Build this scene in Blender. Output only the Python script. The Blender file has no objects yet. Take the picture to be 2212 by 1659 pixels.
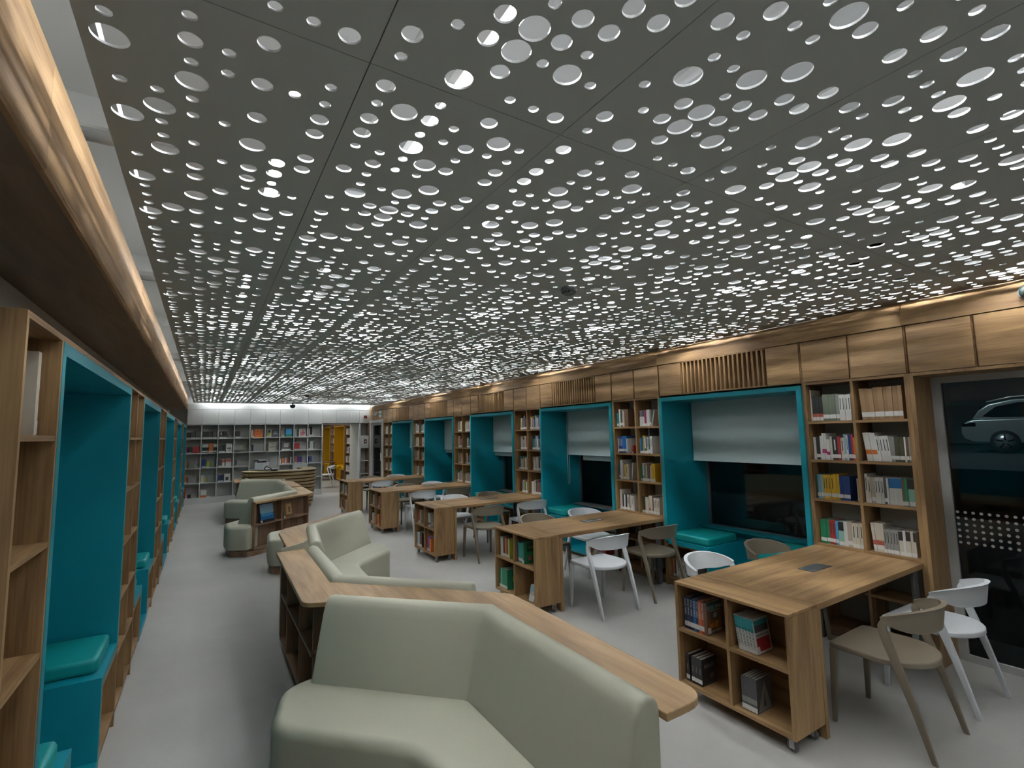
import bpy, bmesh, math, random
from mathutils import Vector, Matrix
import numpy as np

# ------------------------------------------------------------------ camera / world / exposure
sc = bpy.context.scene
COL = sc.collection
EYE = 1.789
_yaw, _pit, _rol, _f = 0.55759, 0.098545, -0.020283, 1063.1
_F = Vector((math.sin(_yaw)*math.cos(_pit), math.cos(_yaw)*math.cos(_pit), math.sin(_pit)))
_R = Vector((math.cos(_yaw), -math.sin(_yaw), 0)); _U = _R.cross(_F)
_R2 = _R*math.cos(_rol)+_U*math.sin(_rol); _U2 = _U*math.cos(_rol)-_R*math.sin(_rol)
cam = bpy.data.cameras.new('camera'); cam_o = bpy.data.objects.new('camera', cam); COL.objects.link(cam_o)
cam.sensor_width = 36; cam.sensor_fit = 'HORIZONTAL'; cam.lens = _f/2212*36; cam.clip_start = 0.05; cam.clip_end = 200
m = Matrix.Identity(4)
for i in range(3):
    m[i][0] = _R2[i]; m[i][1] = _U2[i]; m[i][2] = -_F[i]
m[2][3] = EYE
cam_o.matrix_world = m
sc.camera = cam_o
sc.view_settings.view_transform = 'Standard'; sc.view_settings.look = 'None'
sc.view_settings.gamma = 1; sc.view_settings.use_curve_mapping = False
sc.view_settings.exposure = 0.08
LAMP = 250.0            # strength of the batten tubes above the perforated ceiling
ROOM2 = 30.0           # watts of each unseen area light added in the yellow room
wd = bpy.data.worlds.new('night'); sc.world = wd; wd.use_nodes = True
bg = wd.node_tree.nodes['Background']; bg.inputs[0].default_value = (0.10, 0.13, 0.17, 1); bg.inputs[1].default_value = 0.03
sc.cycles.max_bounces = 7; sc.cycles.diffuse_bounces = 5; sc.cycles.glossy_bounces = 3
sc.cycles.transmission_bounces = 4; sc.cycles.transparent_max_bounces = 6
sc.cycles.caustics_reflective = False; sc.cycles.caustics_refractive = False
sc.cycles.sample_clamp_indirect = 4.0
rnd = random.Random(7)

# ------------------------------------------------------------------ materials
def s2l(c):
    return tuple(((v/255)/12.92 if v/255 <= .04045 else ((v/255+.055)/1.055)**2.4) for v in c)
MATS = {}
def mat(name, col, rough=.5, metal=0., spec=.5, bump=None, emit=None, srgb=False, coat=0.):
    if name in MATS: return MATS[name]
    if srgb: col = s2l(col)
    m = bpy.data.materials.new(name); m.use_nodes = True; nt = m.node_tree
    b = nt.nodes['Principled BSDF']
    b.inputs['Base Color'].default_value = (*col, 1); b.inputs['Roughness'].default_value = rough
    b.inputs['Metallic'].default_value = metal; b.inputs['Specular IOR Level'].default_value = spec
    if coat: b.inputs['Coat Weight'].default_value = coat; b.inputs['Coat Roughness'].default_value = .15
    if emit:
        b.inputs['Emission Color'].default_value = (*emit[0], 1); b.inputs['Emission Strength'].default_value = emit[1]
    if bump:
        tc = nt.nodes.new('ShaderNodeTexCoord'); n = nt.nodes.new('ShaderNodeTexNoise'); n.inputs['Scale'].default_value = bump[0]
        n.inputs['Detail'].default_value = 4
        bp = nt.nodes.new('ShaderNodeBump'); bp.inputs['Strength'].default_value = bump[1]; bp.inputs['Distance'].default_value = .002
        nt.links.new(tc.outputs['Object'], n.inputs['Vector']); nt.links.new(n.outputs['Fac'], bp.inputs['Height'])
        nt.links.new(bp.outputs['Normal'], b.inputs['Normal'])
    MATS[name] = m; return m

def wood(name, axis, c1, c2, rough=.45, scale=1.0):
    """oak laminate with grain running along an object axis"""
    if name in MATS: return MATS[name]
    m = bpy.data.materials.new(name); m.use_nodes = True; nt = m.node_tree; N = nt.nodes; L = nt.links
    b = N['Principled BSDF']; b.inputs['Roughness'].default_value = rough
    tc = N.new('ShaderNodeTexCoord'); oi = N.new('ShaderNodeObjectInfo')
    ad = N.new('ShaderNodeVectorMath'); ad.operation = 'MULTIPLY_ADD'
    cmb = N.new('ShaderNodeCombineXYZ')
    for i in range(3): L.new(oi.outputs['Random'], cmb.inputs[i])
    ad.inputs[1].default_value = (7.3, 5.1, 9.7)
    L.new(cmb.outputs[0], ad.inputs[0]); L.new(tc.outputs['Object'], ad.inputs[2])
    mp = N.new('ShaderNodeMapping'); L.new(ad.outputs[0], mp.inputs['Vector'])
    sv = [7*scale]*3; sv['xyz'.index(axis)] = .75*scale; mp.inputs['Scale'].default_value = sv
    n1 = N.new('ShaderNodeTexNoise'); n1.inputs['Scale'].default_value = 1.6; n1.inputs['Detail'].default_value = 5; n1.inputs['Distortion'].default_value = .9
    L.new(mp.outputs[0], n1.inputs['Vector'])
    mp2 = N.new('ShaderNodeMapping'); L.new(ad.outputs[0], mp2.inputs['Vector'])
    sv = [90*scale]*3; sv['xyz'.index(axis)] = 2.5*scale; mp2.inputs['Scale'].default_value = sv
    n2 = N.new('ShaderNodeTexNoise'); n2.inputs['Scale'].default_value = 1.5; n2.inputs['Detail'].default_value = 3
    L.new(mp2.outputs[0], n2.inputs['Vector'])
    mx = N.new('ShaderNodeMix'); mx.data_type = 'FLOAT'; mx.inputs[0].default_value = .28
    L.new(n1.outputs['Fac'], mx.inputs[2]); L.new(n2.outputs['Fac'], mx.inputs[3])
    cr = N.new('ShaderNodeValToRGB'); cr.color_ramp.elements[0].position = .36; cr.color_ramp.elements[1].position = .63
    cr.color_ramp.elements[0].color = (*c2, 1); cr.color_ramp.elements[1].color = (*c1, 1)
    L.new(mx.outputs[0], cr.inputs[0]); L.new(cr.outputs[0], b.inputs['Base Color'])
    bp = N.new('ShaderNodeBump'); bp.inputs['Strength'].default_value = .12; bp.inputs['Distance'].default_value = .001
    L.new(n2.outputs['Fac'], bp.inputs['Height']); L.new(bp.outputs['Normal'], b.inputs['Normal'])
    MATS[name] = m; return m
OAK1, OAK2 = (.375, .235, .108), (.165, .090, .038)
WX = wood('oak_grain_x', 'x', OAK1, OAK2); WY = wood('oak_grain_y', 'y', OAK1, OAK2); WZ = wood('oak_grain_z', 'z', OAK1, OAK2)
DK1, DK2 = (.27, .165, .105), (.15, .088, .052)
DWZ = wood('walnut_grain_z', 'z', DK1, DK2); DWX = wood('walnut_grain_x', 'x', DK1, DK2); DWY = wood('walnut_grain_y', 'y', DK1, DK2)
PLY = wood('plywood_layer', 'x', (.36, .26, .14), (.21, .14, .07), rough=.6)

def floor_mat():
    m = bpy.data.materials.new('vinyl_floor'); m.use_nodes = True; N = m.node_tree.nodes; L = m.node_tree.links
    b = N['Principled BSDF']; b.inputs['Roughness'].default_value = .42; b.inputs['Specular IOR Level'].default_value = .4
    tc = N.new('ShaderNodeTexCoord'); n = N.new('ShaderNodeTexNoise'); n.inputs['Scale'].default_value = 1.1; n.inputs['Detail'].default_value = 8
    n.inputs['Roughness'].default_value = .6
    L.new(tc.outputs['Object'], n.inputs['Vector'])
    cr = N.new('ShaderNodeValToRGB'); cr.color_ramp.elements[0].position = .3; cr.color_ramp.elements[1].position = .7
    cr.color_ramp.elements[0].color = (.36, .355, .335, 1); cr.color_ramp.elements[1].color = (.43, .425, .40, 1)
    L.new(n.outputs['Fac'], cr.inputs[0]); L.new(cr.outputs[0], b.inputs['Base Color'])
    return m
FLOOR = floor_mat()
PLYGAP = mat('plywood_gap_shade', (.13,.085,.04), .7)  # shade of the gaps between desk layers, put into the colour
TEAL = mat('teal_laminate', (.003, .235, .305), .38)
TEALC = mat('teal_leatherette', (.003, .27, .27), .42, bump=(60, .2))
YEL = mat('yellow_laminate', (.50, .29, .01), .4)
YELC = mat('yellow_cushion', (.75, .48, .01), .45)
SOFA = mat('sage_leatherette', (.45, .45, .35), .48, bump=(220, .12))
WHITE = mat('white_laminate', (.56, .575, .56), .4)
WPLAS = mat('white_plastic', (.72, .75, .77), .35)
TAUPE = mat('taupe_plastic', (.185, .155, .112), .42)
GREYB = mat('grey_backboard', (.50, .505, .475), .6)
PLATE = mat('grey_ceiling_metal', (.83, .87, .865), .6)
PTOP = mat('ceiling_metal_back', (.16, .16, .16), .6); PRIM = mat('ceiling_metal_cut_edge', (.55, .56, .56), .5)
PLENUM = mat('plenum_white_paint', (.78, .79, .78), .8)
CONC = mat('pale_concrete', (.74, .72, .67), .85)
BLACK = mat('black_plastic', (.012, .012, .013), .4)
DMET = mat('dark_grey_metal', (.10, .105, .11), .45, metal=.3)
CHROME = mat('chrome', (.85, .85, .86), .3, metal=.7)
RUB = mat('grey_rubber', (.12, .12, .12), .6)
BLIND = mat('grey_blind_fabric', (.50, .60, .60), .8)
ALU = mat('aluminium', (.36, .38, .39), .4, metal=.4)
PAGES = mat('book_pages', (.46, .43, .37), .8)
LAB = mat('white_spine_label', (.66, .65, .62), .6)
INK = mat('black_ink', (.02, .02, .022), .6)
DOT = mat('frosted_dot', (.55, .57, .58), .7)
LAMPM = mat('lit_tube', (.9, .9, .9), .5, emit=((.95, .98, 1.0), LAMP)); LAMPS = mat('lit_diffuser', (.8, .8, .8), .5, emit=((.95, .98, 1.0), LAMP*.26))
ASPH = mat('asphalt', (.03, .031, .033), .85, bump=(40, .4))
CARP = mat('silver_car_paint', (.35, .38, .38), .3, metal=.5, coat=.6)
DGLASS = mat('dark_car_glass', (.01, .012, .014), .08)

LAMPG = mat('gap_fill_glow', (.8,.8,.8), .5, emit=((1.0,.96,.88), 4.0)); LAMPF = mat('lit_wall_washer', (.8,.8,.8), .5, emit=((.95,.98,1.0), 75.0))
def glass_mat():
    m = bpy.data.materials.new('window_glass'); m.use_nodes = True; N = m.node_tree.nodes; L = m.node_tree.links
    for n in list(N):
        if n.type != 'OUTPUT_MATERIAL': N.remove(n)
    out = [n for n in N if n.type == 'OUTPUT_MATERIAL'][0]
    g = N.new('ShaderNodeBsdfGlossy'); g.inputs['Roughness'].default_value = .03; g.inputs['Color'].default_value = (1, 1, 1, 1)
    t = N.new('ShaderNodeBsdfTransparent'); t.inputs['Color'].default_value = (.62, .68, .68, 1)
    fr = N.new('ShaderNodeFresnel'); fr.inputs['IOR'].default_value = 1.5
    mx = N.new('ShaderNodeMixShader'); L.new(fr.outputs[0], mx.inputs[0]); L.new(t.outputs[0], mx.inputs[1]); L.new(g.outputs[0], mx.inputs[2])
    L.new(mx.outputs[0], out.inputs[0]); return m
GLASS = glass_mat()

# ------------------------------------------------------------------ builders
OFF = {}
def MBp(dx):
    b = MB(); b.dx = dx; return b
class MB:
    def __init__(s): s.dx = 0; s.v = []; s.f = []; s.mi = []; s.sm = []
    def add(s, vs, fs, mi=0, smooth=False):
        n = len(s.v); s.v += [tuple(v) for v in vs]
        for f in fs: s.f.append(tuple(i+n for i in f)); s.mi.append(mi); s.sm.append(smooth)
        return s
    def box(s, x0, x1, y0, y1, z0, z1, mi=0):
        x0, x1 = min(x0, x1), max(x0, x1); y0, y1 = min(y0, y1), max(y0, y1); z0, z1 = min(z0, z1), max(z0, z1)
        return s.add([(x0,y0,z0),(x1,y0,z0),(x1,y1,z0),(x0,y1,z0),(x0,y0,z1),(x1,y0,z1),(x1,y1,z1),(x0,y1,z1)],
                     [(3,2,1,0),(4,5,6,7),(0,1,5,4),(1,2,6,5),(2,3,7,6),(3,0,4,7)], mi)
    def prism(s, poly, z0, z1, mi=0, top=None, smooth=False):
        """vertical prism over a 2-D outline; top: other outline at z1"""
        n = len(poly); t = top or poly
        if sum(poly[i][0]*poly[(i+1)%n][1]-poly[(i+1)%n][0]*poly[i][1] for i in range(n)) < 0:
            poly = poly[::-1]; t = t[::-1]
        vs = [(p[0],p[1],z0) for p in poly]+[(p[0],p[1],z1) for p in t]
        k = len(s.v)
        s.add(vs, [tuple(range(n-1,-1,-1)), tuple(range(n,2*n))], mi)
        for i in range(n):
            j = (i+1) % n; s.f.append((k+i,k+j,k+n+j,k+n+i)); s.mi.append(mi); s.sm.append(smooth)
        return s
    def tube(s, pts, r, seg=8, mi=0, cap=True, smooth=True):
        pts = [Vector(p) for p in pts]; rs = r if isinstance(r, (list, tuple)) else [r]*len(pts)
        k = len(s.v); prev = None; n = len(pts)
        for i, p in enumerate(pts):
            d = (pts[min(i+1,n-1)]-pts[max(i-1,0)]).normalized()
            a = Vector((0,0,1)) if abs(d.z) < .9 else Vector((1,0,0))
            if prev is not None: a = prev
            u = (a-d*a.dot(d)).normalized(); w = d.cross(u); prev = u
            for q in range(seg):
                t = 2*math.pi*q/seg; s.v.append(tuple(p+u*math.cos(t)*rs[i]+w*math.sin(t)*rs[i]))
        for i in range(n-1):
            for q in range(seg):
                a = k+i*seg+q; b = k+i*seg+(q+1)%seg
                s.f.append((a,b,b+seg,a+seg)); s.mi.append(mi); s.sm.append(smooth)
        if cap:
            s.f.append(tuple(k+q for q in range(seg-1,-1,-1))); s.f.append(tuple(k+(n-1)*seg+q for q in range(seg))); s.mi += [mi,mi]; s.sm += [False,False]
        return s
    def lathe(s, c, prof, seg=20, mi=0, axis='z', smooth=True):
        k = len(s.v); c = Vector(c)
        for r, h in prof:
            for q in range(seg):
                t = 2*math.pi*q/seg; a, b = r*math.cos(t), r*math.sin(t)
                s.v.append(tuple(c+Vector({'z':(a,b,h),'x':(h,a,b),'y':(b,h,a)}[axis])))
        for i in range(len(prof)-1):
            for q in range(seg):
                a = k+i*seg+q; b = k+i*seg+(q+1)%seg
                s.f.append((a,b,b+seg,a+seg)); s.mi.append(mi); s.sm.append(smooth)
        s.f.append(tuple(k+q for q in range(seg-1,-1,-1))); s.f.append(tuple(k+(len(prof)-1)*seg+q for q in range(seg))); s.mi += [mi,mi]; s.sm += [False,False]
        return s
    def sweep(s, path, prof, mi=0, closed=False, smooth=False, cap=True):
        """path: 2-D polyline; prof: [(offset to the left of travel, z)] closed loop"""
        n = len(path); P = [Vector((p[0],p[1])) for p in path]; k = len(s.v); m_ = len(prof)
        for i in range(n):
            def dirn(a, b):
                d = (P[b]-P[a]).normalized(); return Vector((-d.y, d.x))
            if closed: n1, n2 = dirn((i-1)%n, i), dirn(i, (i+1)%n)
            else:
                n1 = dirn(i-1,i) if i > 0 else None; n2 = dirn(i,i+1) if i < n-1 else None
                n1 = n1 or n2; n2 = n2 or n1
            b = (n1+n2); b = b/max(b.length_squared*.5, .2)
            for o, z in prof: s.v.append((P[i].x+b.x*o, P[i].y+b.y*o, z))
        for i in range(n if closed else n-1):
            j = (i+1) % n
            for q in range(m_):
                r = (q+1) % m_
                s.f.append((k+i*m_+q,k+j*m_+q,k+j*m_+r,k+i*m_+r)); s.mi.append(mi); s.sm.append(smooth)
        if cap and not closed:
            s.f.append(tuple(k+q for q in range(m_))); s.f.append(tuple(k+(n-1)*m_+q for q in range(m_-1,-1,-1))); s.mi += [mi,mi]; s.sm += [False,False]
        return s
    def build(s, name, mats, parent=None, bevel=0, seg=2, angle=40, subsurf=0, shade=None):
        if not isinstance(mats, (list, tuple)): mats = [mats]
        off = Vector((0,0,0))
        if parent is not None: off = OFF.get(parent.name, off)
        me = bpy.data.meshes.new(name)
        me.from_pydata([(v[0]+s.dx-off.x, v[1]-off.y, v[2]-off.z) for v in s.v], [], s.f)
        for m_ in mats: me.materials.append(m_)
        me.polygons.foreach_set('material_index', s.mi); me.polygons.foreach_set('use_smooth', s.sm)
        bm = bmesh.new(); bm.from_mesh(me); bmesh.ops.recalc_face_normals(bm, faces=bm.faces)
        if bevel:
            es = [e for e in bm.edges if len(e.link_faces) == 2 and e.calc_face_angle(0) > math.radians(angle)]
            r = bmesh.ops.bevel(bm, geom=es, offset=bevel, segments=seg, affect='EDGES', profile=.6, clamp_overlap=True)
            for f in r['faces']: f.smooth = True
        bm.to_mesh(me); bm.free()
        if shade == 'auto':
            for p in me.polygons: p.use_smooth = True
            me.set_sharp_from_angle(angle=math.radians(38))
        o = bpy.data.objects.new(name, me); COL.objects.link(o)
        if parent is not None:
            o.parent = parent; OFF[o.name] = off
        return o
def thing(name, label, cat, loc=(0,0,0), group=None, rotz=0):
    o = bpy.data.objects.new(name, None); COL.objects.link(o); o.location = loc; o.empty_display_size = .1
    o.rotation_euler = (0,0,rotz)
    o['label'] = label; o['category'] = cat
    if group: o['group'] = group
    OFF[o.name] = Vector(loc); return o
def tag(o, label, cat, group=None, kind=None):
    o['label'] = label; o['category'] = cat
    if group: o['group'] = group
    if kind: o['kind'] = kind
    return o
def struct(mb, name, mats, parent=None, **k):
    o = mb.build(name, mats, parent, **k)
    if parent is None: o['kind'] = 'structure'
    return o
def dup(root, loc, rotz=0, label=None, group=None):
    r = root.copy(); COL.objects.link(r); r.location = loc; r.rotation_euler = (0,0,rotz)
    if label: r['label'] = label
    if group: r['group'] = group
    for ch in list(root.children):
        c = ch.copy(); COL.objects.link(c); c.parent = r
        for g in list(ch.children):
            d = g.copy(); COL.objects.link(d); d.parent = c
    return r
def text_mesh(name, s, size, mat_, parent, matrix, ext=.0008, font_scale=1):
    cu = bpy.data.curves.new(name, 'FONT'); cu.body = s; cu.size = size; cu.extrude = ext; cu.align_x = 'CENTER'; cu.align_y = 'CENTER'
    cu.resolution_u = 2
    t = bpy.data.objects.new(name+'_c', cu); COL.objects.link(t)
    dg = bpy.context.evaluated_depsgraph_get(); me = bpy.data.meshes.new_from_object(t.evaluated_get(dg))
    bpy.data.objects.remove(t); bpy.data.curves.remove(cu)
    me.materials.clear(); me.materials.append(mat_)
    o = bpy.data.objects.new(name, me); COL.objects.link(o); o.parent = parent; o.matrix_local = matrix
    return o
def roundpoly(pts, r, seg=5):
    """round the corners of a 2-D outline; r: one radius or one per corner"""
    n = len(pts); out = []
    for i in range(n):
        p = Vector(pts[i][:2]); a = Vector(pts[i-1][:2]); b = Vector(pts[(i+1)%n][:2])
        rr = r[i] if isinstance(r, (list,tuple)) else r
        if rr <= 0: out.append(tuple(p)); continue
        u = (a-p).normalized(); w = (b-p).normalized(); ang = u.angle(w)
        d = min(rr/math.tan(ang/2), (a-p).length*.49, (b-p).length*.49)
        s0, s1 = p+u*d, p+w*d
        for k in range(seg+1):
            t = k/seg; q = s0*(1-t)**2+p*2*t*(1-t)+s1*t*t; out.append(tuple(q))
    return out
def insetpoly(pts, d):
    n = len(pts); P = [Vector(p[:2]) for p in pts]
    A = sum(P[i].x*P[(i+1)%n].y-P[(i+1)%n].x*P[i].y for i in range(n)); sg = 1 if A > 0 else -1
    out = []
    for i in range(n):
        e1 = (P[i]-P[i-1]).normalized(); e2 = (P[(i+1)%n]-P[i]).normalized()
        n1 = Vector((-e1.y, e1.x))*sg; n2 = Vector((-e2.y, e2.x))*sg; b = n1+n2; b = b/max(b.length_squared*.5, .3)
        out.append(tuple(P[i]+b*d))
    return out

# ------------------------------------------------------------------ main dimensions
XL, XR = -.426, 4.63          # fronts of the left and right joinery
YF = 16.40                    # front of the far white shelving
ZC = 2.79                     # perforated ceiling
ZS = 3.42                     # slab
YB = -2.6                     # wall behind
XLW = -.86; XGL = 5.38

# ------------------------------------------------------------------ structure
struct(MB().box(XLW-.1, 5.6, YB-.1, 26, -.08, 0), 'floor', FLOOR)
sl = MB().box(XLW-.2, 5.6, YB-.2, YF+1.3, ZS, ZS+.12)
ceiling = struct(sl, 'ceiling', PLENUM)
b = MB().box(XLW-.12, XLW, YB, 26, 0, 2.59).box(XLW-.12, XLW, YB, 26, 2.59, ZS)
struct(b, 'wall_left', CONC)
struct(MB().box(XLW-.12, 5.6, YB-.1, YB, 0, ZS), 'wall_back', WHITE)
# right outer wall: solid behind the bookcase bays and above the windows
FR = [(2.41+2.49*k, 4.08+2.488*k) for k in range(5)]     # nook openings on the right wall
class Walls:
    def __init__(s, n, M): s.n, s.M = n, M
    def box(s, *a): struct(MB().box(*a), s.n, s.M); return s
b = Walls('wall_right', PLENUM)
ys = [1.60]+[v for fr in FR for v in fr]+[14.90]
for k in range(0, len(ys), 2): b.box(5.02, 5.12, ys[k]-.0, ys[k+1], 0, ZS)
for y0, y1 in FR:
    b.box(XGL-.008, XGL+.10, y0-.02, y1+.02, 2.19, 2.6); b.box(XGL-.008, XGL+.10, y0-.02, y1+.02, 0, .55)
    b.box(5.12, XGL+.1, y0-.10, y0, 0, 2.6); b.box(5.12, XGL+.1, y1, y1+.10, 0, 2.6)
b.box(5.02, 5.5, 1.60, 14.9, 2.6, ZS); b.box(5.0, 5.5, YB, 1.60, 2.17, ZS); b.box(5.0, 5.1, 14.9, 17.8, 2.3, ZS); b.box(5.0, 5.1, 16.3, 17.8, 0, 2.3)
b.box(4.66, 5.1, YB, -.9, 0, 2.17)

struct(MB().box(XR, 5.02, 16.27, 16.8, 0, 2.20), 'trim_1', WY)
# timber bulkhead above the cupboards on the right: upright board with a rounded top edge
def cove(y0, y1):
    cx, cz, r = XR+.15, 2.622, .15
    pr = [(XR, 2.565)]+[(cx-r*math.cos(t*math.pi/16), cz+r*math.sin(t*math.pi/16)) for t in range(0, 9)]+[(5.0, cz+r), (5.0, 2.565)]
    b = MB(); n = len(pr)
    vs = [(x, y0, z) for x, z in pr]+[(x, y1, z) for x, z in pr]
    b.add(vs, [(i, (i+1)%n, n+(i+1)%n, n+i) for i in range(n)], 0, False); b.add([(x,y0,z) for x,z in pr], [tuple(range(n))]); b.add([(x,y1,z) for x,z in pr], [tuple(range(n))])
    return b
tr = bpy.data.objects.new('trim_2', None); COL.objects.link(tr); tr['kind'] = 'structure'
COVE = wood('oak_bulkhead', 'y', OAK1, OAK2, rough=.7)
yy = [YB, -.88, 1.618, 4.10, 6.60, 9.08, 11.58, 14.06, 16.40]
for a, c in zip(yy[:-1], yy[1:]): cove(a+.0006, c-.0006).build('bulkhead_board', COVE, tr, shade='auto')
# left bulkhead: dark soffit with a lit upright board
tl = bpy.data.objects.new('trim_3', None); COL.objects.link(tl); tl['kind'] = 'structure'
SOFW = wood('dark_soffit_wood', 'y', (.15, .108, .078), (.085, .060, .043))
yy = [YB, -.6, 1.9, 4.4, 6.9, 9.4, 11.9, 14.4, 16.2]
for a, c in zip(yy[:-1], yy[1:]):
    b = MB(); pr = [(XL-.02, 2.585), (XL-.006, 2.588), (XL, 2.60), (XL, 2.935), (XL-.008, 2.95), (XL-.02, 2.95)]
    n = len(pr); y0, y1 = a+.0004, c-.0004
    b.add([(x,y0,z) for x,z in pr]+[(x,y1,z) for x,z in pr], [(i,(i+1)%n,n+(i+1)%n,n+i) for i in range(n)]+[tuple(range(n)), tuple(range(2*n-1,n-1,-1))])
    b.build('bulkhead_board', COVE, tl)
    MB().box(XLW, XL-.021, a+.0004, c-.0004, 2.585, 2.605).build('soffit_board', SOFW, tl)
# concrete beam seen through the gap beside the ceiling, downstand along the left
b = MB().box(XLW, -.62, YB, 16.6, 3.0, ZS); b.build('downstand_beam', CONC, ceiling)
for y in (3.0, 5.4, 7.9, 10.3, 12.8, 15.2):
    MB().box(-.62, 5.0, y-.10, y+.10, 3.28, ZS).build('beam', PLENUM, ceiling)
for y, r in ((2.56, .028), (4.72, .02), (9.4, .025), (13.6, .025)):
    MB().tube([(-.70,y,3.06),(5.0,y,3.06)], r, 10).build('conduit', WPLAS, ceiling)
for x in (.62, 1.62, 2.9):
    MB().tube([(x,YB,3.22),(x,16.2,3.22)], .022, 8).build('pipe', PLENUM, ceiling)
MB().box(2.72, 3.02, YB, 16.2, 3.12, 3.30).build('cable_tray', PLENUM, ceiling)
MB().box(.86, 1.16, 3.2, 16.2, 3.14, 3.32).build('duct', PLENUM, ceiling)

# ---- perforated ceiling panels
PAT = ["M.S.M..","SLMS.LS","M.SSMSS","M.L.S.M","SSSLM.M",".MSS...","MS..L.M",".SSL.MM",".L.SMM.","S.MLMS.",".SMLSLS","M..M...","S.L.SSM","S..S.L.","SLM.M.S","L..S.MS","SSM.S.S"]
PAT2 = list(PAT); PAT2[1] = "S.MS.LS"; PAT2[9] = "S.M.MS."; PAT2[12] = "..L.SSM"; PAT2[14] = "SLM.M.."
PW, PL, PX0, PY0, CP = .6435, 1.49, -.299, 1.243, .085
RAD = {'S':.0165, 'M':.0275, 'L':.0405}
def panel_mesh(pat, name, seg=24):
    T = .0075; v = []; f = []; sm = []; vid = {}
    def V(x, y, z):
        k = (round(x,5), round(y,5), round(z,5))
        if k not in vid: vid[k] = len(v); v.append(k)
        return vid[k]
    mx, my = .064-CP/2, .066-CP/2
    g = .0017
    x1, y1 = mx+7*CP, my+17*CP
    def quad(xa, ya, xb, yb):
        f.append((V(xa,ya,0),V(xa,yb,0),V(xb,yb,0),V(xb,ya,0))); f.append((V(xa,ya,T),V(xb,ya,T),V(xb,yb,T),V(xa,yb,T))); sm.extend([0,1])
    quad(g, g, PW-g, my); quad(g, y1, PW-g, PL-g); quad(g, my, mx, y1); quad(x1, my, PW-g, y1)
    for a, b_, c, d in ((g,g,PW-g,g),(PW-g,g,PW-g,PL-g),(PW-g,PL-g,g,PL-g),(g,PL-g,g,g)):
        f.append((V(a,b_,0),V(c,d,0),V(c,d,T),V(a,b_,T))); sm.append(0)
    for r, row in enumerate(pat):
        for c, ch in enumerate(row):
            cx, cy = mx+(c+.5)*CP, my+(r+.5)*CP; h = CP/2
            if ch == '.': quad(cx-h, cy-h, cx+h, cy+h); continue
            R = RAD[ch]; C1 = []; S1 = []
            for q in range(seg):
                t = 2*math.pi*(q+.5)/seg+0; t = 2*math.pi*q/seg+math.pi/4
                ct, st = math.cos(t), math.sin(t); k = h/max(abs(ct), abs(st))
                C1.append((cx+R*ct, cy+R*st)); S1.append((cx+k*ct, cy+k*st))
            for q in range(seg):
                p = (q+1) % seg
                f.append((V(*S1[p],0),V(*S1[q],0),V(*C1[q],0),V(*C1[p],0))); f.append((V(*S1[q],T),V(*S1[p],T),V(*C1[p],T),V(*C1[q],T)))
                f.append((V(*C1[p],0),V(*C1[q],0),V(*C1[q],T),V(*C1[p],T))); sm.extend([0,1,2])
    me = bpy.data.meshes.new(name); me.from_pydata(v, [], f); me.polygons.foreach_set('material_index', sm)
    me.materials.append(PLATE); me.materials.append(PTOP); me.materials.append(PRIM)
    return me
P00 = ["..S.M..","S.MS..S","L.SSMSS","..L...M","SSS.M.M",".LSS...","LS..L.M",".SS..MM",".L.SMM.","S.M.MS.",".SM.SLS","L..M...","S.L.SSM","S..S.L.","SLM.M.S","L..S.MS","SSM.S.S"]
near = [PAT[(r-4) % 17] for r in range(17)]
pm = [panel_mesh(PAT,'perforated_panel'), panel_mesh(PAT2,'perforated_panel'), panel_mesh(near,'perforated_panel'), panel_mesh(P00,'perforated_panel')]
for j in range(-3, 10):
    for i in range(8):
        me = pm[2] if j < 0 else pm[(i*3+j*2+1) % 2]
        if (i,j) == (0,0): me = pm[3]
        o = bpy.data.objects.new('perforated_panel', me); COL.objects.link(o); o.parent = ceiling
        o.location = (PX0+i*PW, PY0+j*PL, ZC)
MB().box(PX0, PX0+8*PW, PY0+10*PL+.002, YF-.16, ZC, ZC+.012).build('edge_panel', PLATE, ceiling)
for i in range(1, 8): MB().box(PX0+i*PW-.012, PX0+i*PW+.012, YB, YF-.06, ZC+.0079, ZC+.026).build('runner', PTOP, ceiling)
for j in range(-2, 10): MB().box(PX0, PX0+8*PW-.05, PY0+j*PL-.012, PY0+j*PL+.012, ZC+.0077, ZC+.022).build('runner', PTOP, ceiling)
# batten lamps above the panels
NTH = ['first','second','third','fourth','fifth','sixth','seventh','eighth']
for i, x in enumerate((.235, .72, 1.305, 1.96, 2.58, 3.2, 3.82, 4.45)):
    for n in range(-1, 7):
        y0 = (1.55, 1.02, 1.5, .30, 1.9, .80, 1.65, .5)[i]+n*2.48
        if y0 < -2.3 or y0+1.15 > 16.3: continue
        if i in (1, 4) and n % 2 == 0 and n > 0: continue
        t = thing('batten_light', 'lit batten lamp above the perforated ceiling, %s row from the left, %s from the camera' % (NTH[i], NTH[n+1]), 'light', (x, y0+.57, 2.99), 'batten lamps above the perforated ceiling')
        MB().box(x-.03, x+.03, y0, y0+1.14, 2.99, 3.035).build('housing', PLENUM, t)
        MB().box(x-.021, x+.021, y0+.01, y0+1.13, 2.982, 2.9899).build('diffuser', LAMPS, t)
        MB().box(x-.019, x+.019, y0+.012, y0+1.128, 2.9815, 2.9819).build('tube', LAMPM, t)

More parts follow.
